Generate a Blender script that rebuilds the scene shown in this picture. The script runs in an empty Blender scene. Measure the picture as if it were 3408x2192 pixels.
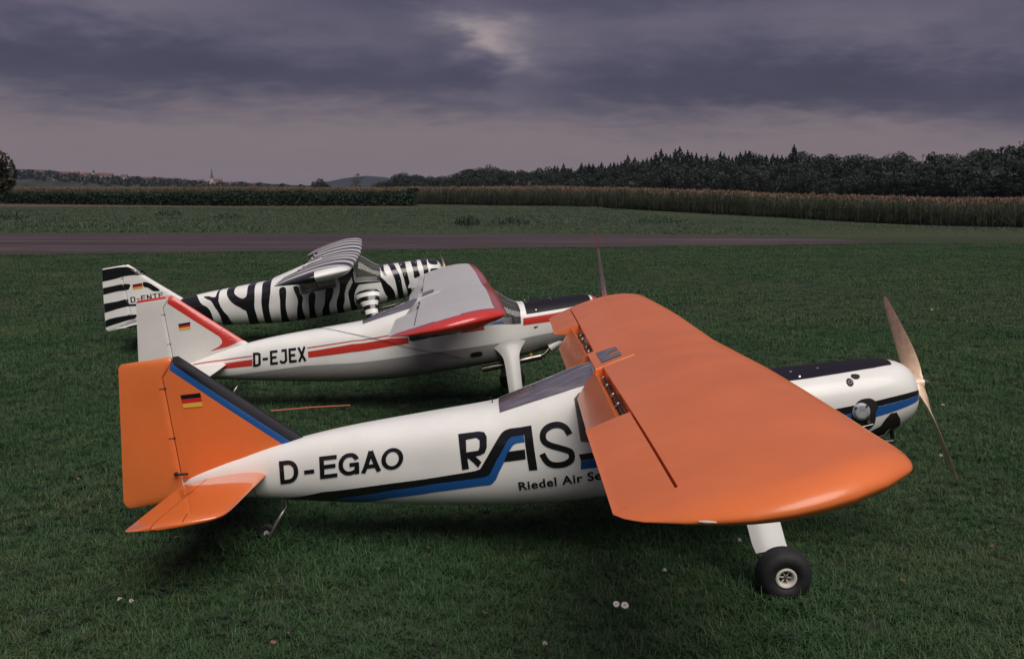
import bpy, bmesh, math, random
import numpy as np
from mathutils import Matrix, Vector, Euler

random.seed(7)
rng = np.random.default_rng(11)
scene = bpy.context.scene
COL = scene.collection

# ------------------------------------------------------------------ camera
cam_data = bpy.data.cameras.new("camera")
cam = bpy.data.objects.new("camera", cam_data)
COL.objects.link(cam)
cam_data.sensor_fit = 'HORIZONTAL'
cam_data.sensor_width = 36.0
cam_data.lens = 35.2
cam_data.clip_start = 0.05
cam_data.clip_end = 12000
CAM_H = 1.2976
cam.matrix_world = (Matrix.Translation((0, 0, CAM_H)) @ Matrix.Rotation(math.pi / 2 - 0.1331, 4, 'X')
                    @ Matrix.Rotation(0.0027, 4, 'Z'))
scene.camera = cam

# ------------------------------------------------------------------ world
SUN_DIR = Vector((0.20, -0.50, 0.86)).normalized()
sun_el = math.asin(SUN_DIR.z)
sun_az = math.atan2(SUN_DIR.x, SUN_DIR.y)
world = bpy.data.worlds.new("World")
scene.world = world
world.use_nodes = True
nt = world.node_tree
nt.nodes.clear()


def N(tree, typ, **kw):
    n = tree.nodes.new(typ)
    for k, v in kw.items():
        setattr(n, k, v)
    return n


def setin(tree, sock, v):
    if hasattr(v, 'is_linked') or isinstance(v, bpy.types.NodeSocket):
        tree.links.new(v, sock)
    else:
        sock.default_value = v


def M(tree, op, a, b=0.0, c=0.0, clamp=False):
    n = N(tree, 'ShaderNodeMath', operation=op)
    n.use_clamp = clamp
    for i, v in enumerate((a, b, c)):
        setin(tree, n.inputs[i], v)
    return n.outputs[0]


def ramp(tree, fac, stops, interp='EASE'):
    n = N(tree, 'ShaderNodeValToRGB')
    cr = n.color_ramp
    cr.interpolation = interp
    while len(cr.elements) > 1:
        cr.elements.remove(cr.elements[-1])
    cr.elements[0].position = stops[0][0]
    cr.elements[0].color = (*stops[0][1], 1)
    for p, c in stops[1:]:
        e = cr.elements.new(p)
        e.color = (*c, 1)
    tree.links.new(fac, n.inputs[0])
    return n.outputs[0]


def mixc(tree, fac, a, b, blend='MIX'):
    n = N(tree, 'ShaderNodeMix', data_type='RGBA', blend_type=blend)
    setin(tree, n.inputs[0], fac)
    for i, v in ((6, a), (7, b)):
        if isinstance(v, tuple):
            n.inputs[i].default_value = (*v[:3], 1)
        else:
            tree.links.new(v, n.inputs[i])
    return n.outputs[2]


def noise(tree, vec, scale, detail=4.0, rough=0.55, dist=0.0, out=0):
    n = N(tree, 'ShaderNodeTexNoise')
    n.inputs['Scale'].default_value = scale
    n.inputs['Detail'].default_value = detail
    n.inputs['Roughness'].default_value = rough
    n.inputs['Distortion'].default_value = dist
    if vec is not None:
        tree.links.new(vec, n.inputs['Vector'])
    return n.outputs[out]


tc = N(nt, 'ShaderNodeTexCoord')
sep = N(nt, 'ShaderNodeSeparateXYZ')
nt.links.new(tc.outputs['Generated'], sep.inputs[0])
dx, dy, dz = sep.outputs
zc = M(nt, 'MAXIMUM', dz, 0.0)
den = M(nt, 'ADD', zc, 0.16)
comb = N(nt, 'ShaderNodeCombineXYZ')
nt.links.new(M(nt, 'DIVIDE', dx, den), comb.inputs[0])
nt.links.new(M(nt, 'DIVIDE', dy, den), comb.inputs[1])
plane = comb.outputs[0]
n1 = noise(nt, plane, 0.6, 6, 0.5, 0.25)
n2 = noise(nt, plane, 2.4, 5, 0.6, 0.2)
n3 = noise(nt, plane, 7.0, 4, 0.6, 0.3)
az = M(nt, 'ARCTAN2', dx, dy)
el = M(nt, 'ARCSINE', dz)
azw = M(nt, 'ADD', az, M(nt, 'MULTIPLY', M(nt, 'SUBTRACT', n2, 0.5), 0.20))
elw = M(nt, 'ADD', el, M(nt, 'MULTIPLY', M(nt, 'SUBTRACT', n1, 0.5), 0.10))
elw = M(nt, 'ADD', elw, M(nt, 'MULTIPLY', M(nt, 'SUBTRACT', n3, 0.5), 0.035))


def blob(a0, e0, sa, se, amp):
    u = M(nt, 'DIVIDE', M(nt, 'SUBTRACT', azw, a0), sa)
    v = M(nt, 'DIVIDE', M(nt, 'SUBTRACT', elw, e0), se)
    r2 = M(nt, 'ADD', M(nt, 'MULTIPLY', u, u), M(nt, 'MULTIPLY', v, v))
    return M(nt, 'MULTIPLY', M(nt, 'EXPONENT', M(nt, 'MULTIPLY', r2, -1.0)), amp)


val = M(nt, 'ADD', 0.42, M(nt, 'MULTIPLY', M(nt, 'SUBTRACT', n1, 0.5), 0.42))
val = M(nt, 'ADD', val, M(nt, 'MULTIPLY', M(nt, 'SUBTRACT', n2, 0.5), 0.34))
val = M(nt, 'ADD', val, M(nt, 'MULTIPLY', M(nt, 'SUBTRACT', n3, 0.5), 0.13))
for b in ((-0.020, 0.155, 0.042, 0.032, 0.34), (0.012, 0.108, 0.050, 0.045, 0.20), (-0.38, 0.165, 0.14, 0.03, 0.14),
          (0.24, 0.160, 0.16, 0.035, 0.12), (0.42, 0.125, 0.10, 0.035, 0.08),
          (-0.34, 0.118, 0.30, 0.026, -0.28), (0.30, 0.098, 0.32, 0.026, -0.31), (0.14, 0.187, 0.20, 0.016, -0.20),
          (-0.10, 0.192, 0.10, 0.016, -0.16), (-0.42, 0.20, 0.2, 0.02, -0.05), (0.05, 0.055, 0.5, 0.016, 0.06)):
    val = M(nt, 'ADD', val, blob(*b))
cloud = ramp(nt, val, [(0.0, (0.0160, 0.0145, 0.0260)), (0.25, (0.0240, 0.0215, 0.0365)), (0.5, (0.044, 0.0385, 0.056)),
                       (0.75, (0.088, 0.074, 0.083)), (1.0, (0.200, 0.162, 0.150))], 'B_SPLINE')
mr = N(nt, 'ShaderNodeMapRange', interpolation_type='SMOOTHSTEP')
nt.links.new(M(nt, 'ADD', elw, M(nt, 'MULTIPLY', azw, 0.022)), mr.inputs[0])
for i_, v_ in ((1, 0.052), (2, 0.098), (3, 1.0), (4, 0.0)):
    mr.inputs[i_].default_value = v_
hz = mr.outputs[0]
cloud = mixc(nt, M(nt, 'MULTIPLY', hz, 0.80), cloud, (0.096, 0.073, 0.075))
lift = M(nt, 'ADD', 1.0, M(nt, 'MULTIPLY', zc, 1.6))
vm = N(nt, 'ShaderNodeVectorMath', operation='SCALE')
nt.links.new(cloud, vm.inputs[0])
nt.links.new(lift, vm.inputs['Scale'])
sky = N(nt, 'ShaderNodeTexSky')
sky.sky_type = 'NISHITA'
sky.sun_disc = False
sky.sun_elevation = sun_el
sky.sun_rotation = sun_az
bg_sky = N(nt, 'ShaderNodeBackground')
bg_sky.inputs['Strength'].default_value = 0.05
nt.links.new(sky.outputs[0], bg_sky.inputs['Color'])
bg_cloud = N(nt, 'ShaderNodeBackground')
nt.links.new(vm.outputs[0], bg_cloud.inputs['Color'])
ms = N(nt, 'ShaderNodeMixShader')
ms.inputs[0].default_value = 0.97
nt.links.new(bg_sky.outputs[0], ms.inputs[1])
nt.links.new(bg_cloud.outputs[0], ms.inputs[2])
wo = N(nt, 'ShaderNodeOutputWorld')
nt.links.new(ms.outputs[0], wo.inputs['Surface'])

# ------------------------------------------------------------------ sun (light through thin cloud)
sd = bpy.data.lights.new("sun", 'SUN')
sd.energy = 1.5
sd.angle = math.radians(52)
sd.color = (1.0, 0.95, 0.88)
sun = bpy.data.objects.new("sun", sd)
COL.objects.link(sun)
sun.rotation_euler = SUN_DIR.to_track_quat('Z', 'Y').to_euler()

vs = scene.view_settings
vs.view_transform = 'Standard'
vs.look = 'None'
vs.exposure = 1.1
vs.gamma = 1.0
vs.use_curve_mapping = False
scene.cycles.max_bounces = 6
scene.cycles.transparent_max_bounces = 12
scene.cycles.caustics_reflective = False
scene.cycles.caustics_refractive = False

# ------------------------------------------------------------------ materials


def principled(name, color, rough=0.5, metal=0.0, coat=0.0, coat_rough=0.06, spec=0.5, var=0.0, vscale=6.0,
               bump=0.0, bscale=40.0, color2=None, rvar=0.0):
    m = bpy.data.materials.new(name)
    m.use_nodes = True
    t = m.node_tree
    p = t.nodes['Principled BSDF']
    p.inputs['Base Color'].default_value = (*color, 1)
    p.inputs['Roughness'].default_value = rough
    p.inputs['Metallic'].default_value = metal
    p.inputs['Coat Weight'].default_value = coat
    p.inputs['Coat Roughness'].default_value = coat_rough
    p.inputs['Specular IOR Level'].default_value = spec
    tcn = N(t, 'ShaderNodeTexCoord')
    if var > 0:
        nz = noise(t, tcn.outputs['Object'], vscale, 5, 0.6)
        c2 = color2 if color2 else tuple(c * (1 - var) for c in color)
        t.links.new(ramp(t, nz, [(0.35, c2), (0.65, color)], 'LINEAR'), p.inputs['Base Color'])
    if rvar > 0:
        nz = noise(t, tcn.outputs['Object'], 9.0, 5, 0.6)
        t.links.new(M(t, 'ADD', rough, M(t, 'MULTIPLY', M(t, 'SUBTRACT', nz, 0.5), rvar)), p.inputs['Roughness'])
    if bump > 0:
        b = N(t, 'ShaderNodeBump')
        b.inputs['Strength'].default_value = bump
        b.inputs['Distance'].default_value = 0.01
        t.links.new(noise(t, tcn.outputs['Object'], bscale, 4, 0.6), b.inputs['Height'])
        t.links.new(b.outputs[0], p.inputs['Normal'])
    return m


MAT = {}
MAT['white'] = principled("white_paint", (0.80, 0.785, 0.74), 0.42, coat=0.25, coat_rough=0.14, var=0.09, vscale=4, rvar=0.2, bump=0.008, bscale=8)
MAT['orange'] = principled("orange_paint", (0.74, 0.172, 0.040), 0.42, coat=0.36, coat_rough=0.14, var=0.12, vscale=3.2, rvar=0.25, bump=0.012, bscale=7)
MAT['orangegloss'] = principled("glossy_orange_paint", (0.70, 0.150, 0.028), 0.30, coat=1.0, coat_rough=0.05, var=0.06, vscale=4)
MAT['red'] = principled("red_paint", (0.55, 0.035, 0.025), 0.30, coat=0.8, coat_rough=0.10, var=0.08, vscale=5)
MAT['silver'] = principled("silver_grey_paint", (0.56, 0.55, 0.54), 0.42, coat=0.3, coat_rough=0.15, var=0.06, vscale=5)
MAT['greywhite'] = principled("pale_grey_paint", (0.66, 0.64, 0.60), 0.42, coat=0.3, coat_rough=0.2, var=0.08, vscale=6)
MAT['belly'] = principled("painted_belly_shade", (0.34, 0.33, 0.31), 0.40, coat=0.4, coat_rough=0.15, var=0.08, vscale=6)  # white hull with shade put into the colour
MAT['blackpaint'] = principled("black_paint", (0.006, 0.006, 0.008), 0.25, coat=0.6, coat_rough=0.08)
MAT['panelblack'] = principled("dark_antiglare_paint", (0.009, 0.0075, 0.0135), 0.55, coat=0.0, coat_rough=0.3, spec=0.25, var=0.2, vscale=8)
MAT['blue'] = principled("blue_paint", (0.012, 0.085, 0.28), 0.32, coat=0.6, coat_rough=0.08)
MAT['gold'] = principled("gold_paint", (0.72, 0.42, 0.06), 0.35, coat=0.4)
MAT['flagred'] = principled("flag_red_paint", (0.50, 0.02, 0.015), 0.35, coat=0.4)
MAT['legpaint'] = principled("pale_leg_paint", (0.50, 0.49, 0.47), 0.42, coat=0.2, coat_rough=0.2, var=0.06, vscale=8)
MAT['skypane'] = principled("grey_streaked_pane", (0.09, 0.085, 0.10), 0.3, coat=0.6)
MAT['rubber'] = principled("black_rubber", (0.011, 0.010, 0.012), 0.72, var=0.3, vscale=20, bump=0.2, bscale=60)
MAT['metal'] = principled("dull_metal", (0.45, 0.43, 0.40), 0.32, metal=1.0, var=0.2, vscale=30)
MAT['darkmetal'] = principled("dark_metal", (0.09, 0.085, 0.085), 0.40, metal=1.0, var=0.3, vscale=30)
MAT['pipe'] = principled("exhaust_steel", (0.45, 0.38, 0.35), 0.30, metal=1.0, var=0.35, vscale=20)
MAT['hole'] = principled("dark_opening", (0.006, 0.005, 0.005), 0.7)
MAT['rim'] = principled("white_rim", (0.66, 0.62, 0.55), 0.45, var=0.1, vscale=30)
MAT['wood'] = principled("propeller_wood", (0.56, 0.33, 0.17), 0.35, coat=0.6, coat_rough=0.12, var=0.25, vscale=18)
MAT['propgrey'] = principled("grey_propeller", (0.50, 0.43, 0.46), 0.4, coat=0.4)
MAT['seatblue'] = principled("blue_fabric", (0.07, 0.19, 0.52), 0.8, var=0.3, vscale=20)
MAT['seatred'] = principled("red_fabric", (0.42, 0.04, 0.03), 0.8, var=0.2, vscale=20)
MAT['lining'] = principled("cabin_lining", (0.55, 0.47, 0.40), 0.8, var=0.2, vscale=10)
MAT['rearpane'] = principled("tinted_rear_glazing", (0.085, 0.080, 0.10), 0.16, coat=1.0, coat_rough=0.04, var=0.35, vscale=9)
MAT['dash'] = principled("instrument_panel", (0.10, 0.095, 0.095), 0.7)
MAT['wire'] = principled("antenna_wire", (0.012, 0.010, 0.010), 0.9, spec=0.1)


def streaky(m, c1, c2):
    t = m.node_tree
    p = t.nodes['Principled BSDF']
    tcn = N(t, 'ShaderNodeTexCoord')
    mp = N(t, 'ShaderNodeMapping')
    mp.inputs['Scale'].default_value = (2.0, 30, 30)
    t.links.new(tcn.outputs['Object'], mp.inputs[0])
    t.links.new(ramp(t, noise(t, mp.outputs[0], 1.5, 4), [(0.35, c1), (0.7, c2)], 'LINEAR'), p.inputs['Base Color'])


streaky(MAT['rearpane'], (0.085, 0.076, 0.092), (0.18, 0.16, 0.18))
streaky(MAT['skypane'], (0.060, 0.058, 0.075), (0.14, 0.135, 0.155))
streaky(MAT['wood'], (0.66, 0.44, 0.28), (0.80, 0.60, 0.43))


def glass_mat(name, tint, gloss=0.35, sheen=(0.42, 0.38, 0.36), haze=0.08):
    m = bpy.data.materials.new(name)
    m.use_nodes = True
    t = m.node_tree
    t.nodes.clear()
    o = N(t, 'ShaderNodeOutputMaterial')
    tr = N(t, 'ShaderNodeBsdfTransparent')
    tr.inputs[0].default_value = (*tint, 1)
    gl = N(t, 'ShaderNodeBsdfGlossy')
    gl.inputs['Roughness'].default_value = 0.04
    gl.inputs[0].default_value = (0.9, 0.9, 0.9, 1)
    lw = N(t, 'ShaderNodeFresnel')
    lw.inputs[0].default_value = 1.5
    mx = N(t, 'ShaderNodeMixShader')
    t.links.new(M(t, 'MULTIPLY_ADD', lw.outputs[0], 0.35, gloss * 0.08, clamp=True), mx.inputs[0])
    t.links.new(tr.outputs[0], mx.inputs[1])
    t.links.new(gl.outputs[0], mx.inputs[2])
    df = N(t, 'ShaderNodeBsdfDiffuse')
    df.inputs[0].default_value = (*sheen, 1)  # pale diffuse layer painted in for reflections and the lit interior
    m2 = N(t, 'ShaderNodeMixShader')
    m2.inputs[0].default_value = haze
    t.links.new(mx.outputs[0], m2.inputs[1])
    t.links.new(df.outputs[0], m2.inputs[2])
    t.links.new(m2.outputs[0], o.inputs[0])
    return m


MAT['glass'] = glass_mat("cabin_glass", (0.82, 0.82, 0.84))
MAT['glasstint'] = glass_mat("brown_tinted_glass", (0.62, 0.58, 0.54), 0.6, haze=0.24)


def zebra_mat(name, axis, period, phase, width=0.5, amp=0.35):
    m = principled(name, (0.8, 0.78, 0.74), 0.32, coat=0.5, coat_rough=0.1)
    t = m.node_tree
    p = t.nodes['Principled BSDF']
    tcn = N(t, 'ShaderNodeTexCoord')
    s = N(t, 'ShaderNodeSeparateXYZ')
    t.links.new(tcn.outputs['Object'], s.inputs[0])
    nz = noise(t, tcn.outputs['Object'], 3.2, 2, 0.5)
    v = M(t, 'ADD', M(t, 'DIVIDE', s.outputs[axis], period), phase)
    v = M(t, 'ADD', v, M(t, 'MULTIPLY', M(t, 'SUBTRACT', nz, 0.5), amp))
    f = M(t, 'FRACT', v)
    k = M(t, 'GREATER_THAN', f, width)
    t.links.new(mixc(t, k, (0.008, 0.008, 0.010), (0.80, 0.78, 0.74)), p.inputs['Base Color'])
    return m


MAT['zebrawing'] = zebra_mat("zebra_wing_paint", 1, 0.40, 0.30, 0.52, 0.42)
MAT['zebrastab'] = zebra_mat("zebra_tailplane_paint", 1, 0.21, 0.35, 0.48, 0.3)

# ------------------------------------------------------------------ object helpers


def link(o, parent=None):
    COL.objects.link(o)
    if parent is not None:
        o.parent = parent
    return o


def tag(o, label=None, cat=None, group=None, kind=None):
    if label:
        o['label'] = label
    if cat:
        o['category'] = cat
    if group:
        o['group'] = group
    if kind:
        o['kind'] = kind
    return o


def empty(name, loc=(0, 0, 0), rz=0.0):
    o = bpy.data.objects.new(name, None)
    o.location = loc
    o.rotation_euler = (0, 0, rz)
    COL.objects.link(o)
    return o


def mesh_from(name, verts, faces, mats, mi=None, smooth=True, sharp=40):
    me = bpy.data.meshes.new(name)
    me.from_pydata([tuple(v) for v in verts], [], [tuple(f) for f in faces])
    for m in (mats if isinstance(mats, (list, tuple)) else [mats]):
        me.materials.append(MAT[m] if isinstance(m, str) else m)
    if mi is not None:
        me.polygons.foreach_set('material_index', list(mi))
    if smooth:
        me.polygons.foreach_set('use_smooth', [True] * len(me.polygons))
        if sharp:
            me.set_sharp_from_angle(angle=math.radians(sharp))
    me.update()
    return me


def face_out(me):
    bm = bmesh.new()
    bm.from_mesh(me)
    bmesh.ops.recalc_face_normals(bm, faces=bm.faces)
    bm.to_mesh(me)
    bm.free()


def part(name, verts, faces, mats, parent, mi=None, smooth=True, sharp=40, off=None):
    me = mesh_from(name, verts, faces, mats, mi, smooth, sharp)
    if sharp and len(me.polygons) < 20000:
        face_out(me)
        if smooth:
            me.set_sharp_from_angle(angle=math.radians(sharp))
    o = bpy.data.objects.new(name, me)
    link(o, parent)
    if off is not None:
        o.location = off
    return o


def bm_part(name, bm, mats, parent, smooth=True, sharp=40, recalc=True):
    if recalc:
        bmesh.ops.recalc_face_normals(bm, faces=bm.faces)
    me = bpy.data.meshes.new(name)
    bm.to_mesh(me)
    bm.free()
    for m in (mats if isinstance(mats, (list, tuple)) else [mats]):
        me.materials.append(MAT[m] if isinstance(m, str) else m)
    if smooth:
        me.polygons.foreach_set('use_smooth', [True] * len(me.polygons))
        if sharp:
            me.set_sharp_from_angle(angle=math.radians(sharp))
    o = bpy.data.objects.new(name, me)
    return link(o, parent)


def tube_geo(pts, rad, n=8, base=0, cap=True):
    pts = [Vector(p) for p in pts]
    V, F = [], []
    up = Vector((0, 0, 1))
    for i, p in enumerate(pts):
        d = (pts[min(i + 1, len(pts) - 1)] - pts[max(i - 1, 0)]).normalized()
        a = d.cross(up)
        if a.length < 1e-3:
            a = d.cross(Vector((1, 0, 0)))
        a.normalize()
        b = d.cross(a).normalized()
        r = rad[i] if isinstance(rad, (list, tuple)) else rad
        for k in range(n):
            t = 2 * math.pi * k / n
            V.append(p + a * (r * math.cos(t)) + b * (r * math.sin(t)))
    for i in range(len(pts) - 1):
        for k in range(n):
            k2 = (k + 1) % n
            F.append((base + i * n + k, base + i * n + k2, base + (i + 1) * n + k2, base + (i + 1) * n + k))
    if cap:
        F.append(tuple(base + k for k in reversed(range(n))))
        F.append(tuple(base + (len(pts) - 1) * n + k for k in range(n)))
    return V, F


def tube(name, pts, rad, mat, parent, n=8):
    V, F = tube_geo(pts, rad, n)
    return part(name, V, F, mat, parent)


def multi_tube(name, items, mat, parent, n=8):
    V, F = [], []
    for pts, r in items:
        v, f = tube_geo(pts, r, n, len(V))
        V += v
        F += f
    return part(name, V, F, mat, parent)


def lathe(name, prof, mat, parent, centre, axis, n=32, mi_fn=None):
    """prof: (distance along the axis, radius) pairs"""
    ax = Vector(axis).normalized()
    a = ax.cross(Vector((1, 0, 0)))
    if a.length < 1e-3:
        a = ax.cross(Vector((0, 0, 1)))
    a.normalize()
    b = ax.cross(a)
    c = Vector(centre)
    V, F, mi = [], [], []
    for t, r in prof:
        for k in range(n):
            q = 2 * math.pi * k / n
            V.append(c + ax * t + (a * math.cos(q) + b * math.sin(q)) * r)
    for i in range(len(prof) - 1):
        for k in range(n):
            k2 = (k + 1) % n
            F.append((i * n + k, i * n + k2, (i + 1) * n + k2, (i + 1) * n + k))
    return part(name, V, F, mat, parent)


def box_geo(V, F, lo, hi):
    b = len(V)
    for x in (lo[0], hi[0]):
        for y in (lo[1], hi[1]):
            for z in (lo[2], hi[2]):
                V.append((x, y, z))
    for f in ((0, 1, 3, 2), (4, 6, 7, 5), (0, 4, 5, 1), (2, 3, 7, 6), (0, 2, 6, 4), (1, 5, 7, 3)):
        F.append(tuple(b + i for i in f))
# ------------------------------------------------------------------ fuselage surface (analytic)
# fuselage stations: x, z_top, z_bottom, half width, z of widest line, exponent top, exponent bottom
ST=np.array([
(-0.005,0.118,0.03,0.01,0.075,2.2,2.2),
(0.06,0.127,0.024,0.02,0.075,2.2,2.2),
(0.2,0.15,0.004,0.048,0.078,2.3,2.3),
(0.4,0.184,-0.034,0.082,0.075,2.5,2.4),
(0.68,0.206,-0.086,0.122,0.065,2.7,2.5),
(0.95,0.211,-0.13,0.16,0.05,2.8,2.7),
(1.195,0.215,-0.1589,0.19,0.04,2.9,3),
(1.215,0.22,-0.1612,0.192,0.04,2.9,3),
(1.4,0.265,-0.174,0.208,0.045,3,3.2),
(1.56,0.3,-0.175,0.216,0.05,3.2,3.4),
(1.64,0.305,-0.1743,0.218,0.05,3.4,3.5),
(1.8,0.308,-0.1728,0.218,0.05,3.4,3.5),
(1.975,0.308,-0.1702,0.216,0.05,3.2,3.5),
(2.01,0.3,-0.1695,0.215,0.05,3.1,3.5),
(2.17,0.186,-0.1585,0.206,0.045,2.9,3.3),
(2.2,0.176,-0.156,0.203,0.045,2.8,3.2),
(2.4,0.167,-0.138,0.186,0.042,2.6,2.9),
(2.56,0.161,-0.116,0.168,0.04,2.5,2.6),
(2.633,0.153,-0.092,0.152,0.038,2.4,2.4),
(2.676,0.140,-0.074,0.13,0.036,2.3,2.3),
(2.704,0.119,-0.0555,0.102,0.034,2.2,2.2),
(2.721,0.090,-0.0267,0.066,0.032,2.1,2.1),
(2.728,0.052,0.012,0.02,0.032,2,2),
])
def pchip(X,Yv,x):
    X=np.asarray(X,float);Yv=np.asarray(Yv,float);x=np.asarray(x,float)
    h=np.diff(X);d=np.diff(Yv)/h
    m=np.zeros_like(Yv)
    for i in range(1,len(X)-1):
        if d[i-1]*d[i]>0:
            w1=2*h[i]+h[i-1];w2=h[i]+2*h[i-1]
            m[i]=(w1+w2)/(w1/d[i-1]+w2/d[i])
    m[0]=d[0];m[-1]=d[-1]
    i=np.clip(np.searchsorted(X,x)-1,0,len(X)-2)
    t=np.clip((x-X[i])/h[i],0,1)
    return (2*t**3-3*t**2+1)*Yv[i]+(t**3-2*t**2+t)*h[i]*m[i]+(-2*t**3+3*t**2)*Yv[i+1]+(t**3-t**2)*h[i]*m[i+1]
def S(x,th,side=-1):
    x=np.asarray(x,float);th=np.asarray(th,float)
    p=[pchip(ST[:,0],ST[:,k],x) for k in range(1,7)]
    zt,zb,hw,zc,nt,nb=p
    c=np.clip(np.cos(np.radians(th)),0,1);s=np.sin(np.radians(th))
    up=s>=0
    n=np.where(up,nt,nb)
    y=side*hw*c**(2/n)
    z=np.where(up,zc+(zt-zc)*np.abs(s)**(2/n),zc-(zc-zb)*np.abs(s)**(2/n))
    return np.stack([x+0*y,y,z],-1)
def th_of(x,z):
    p=[pchip(ST[:,0],ST[:,k],np.asarray(x,float)) for k in range(1,7)]
    zt,zb,hw,zc,nt,nb=p
    z=np.asarray(z,float)
    r=np.where(z>=zc,(z-zc)/(zt-zc),(zc-z)/(zc-zb)); r=np.clip(r,0,1)
    s=r**(np.where(z>=zc,nt,nb)/2)
    return np.degrees(np.arcsin(s))*np.where(z>=zc,1,-1)
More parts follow.
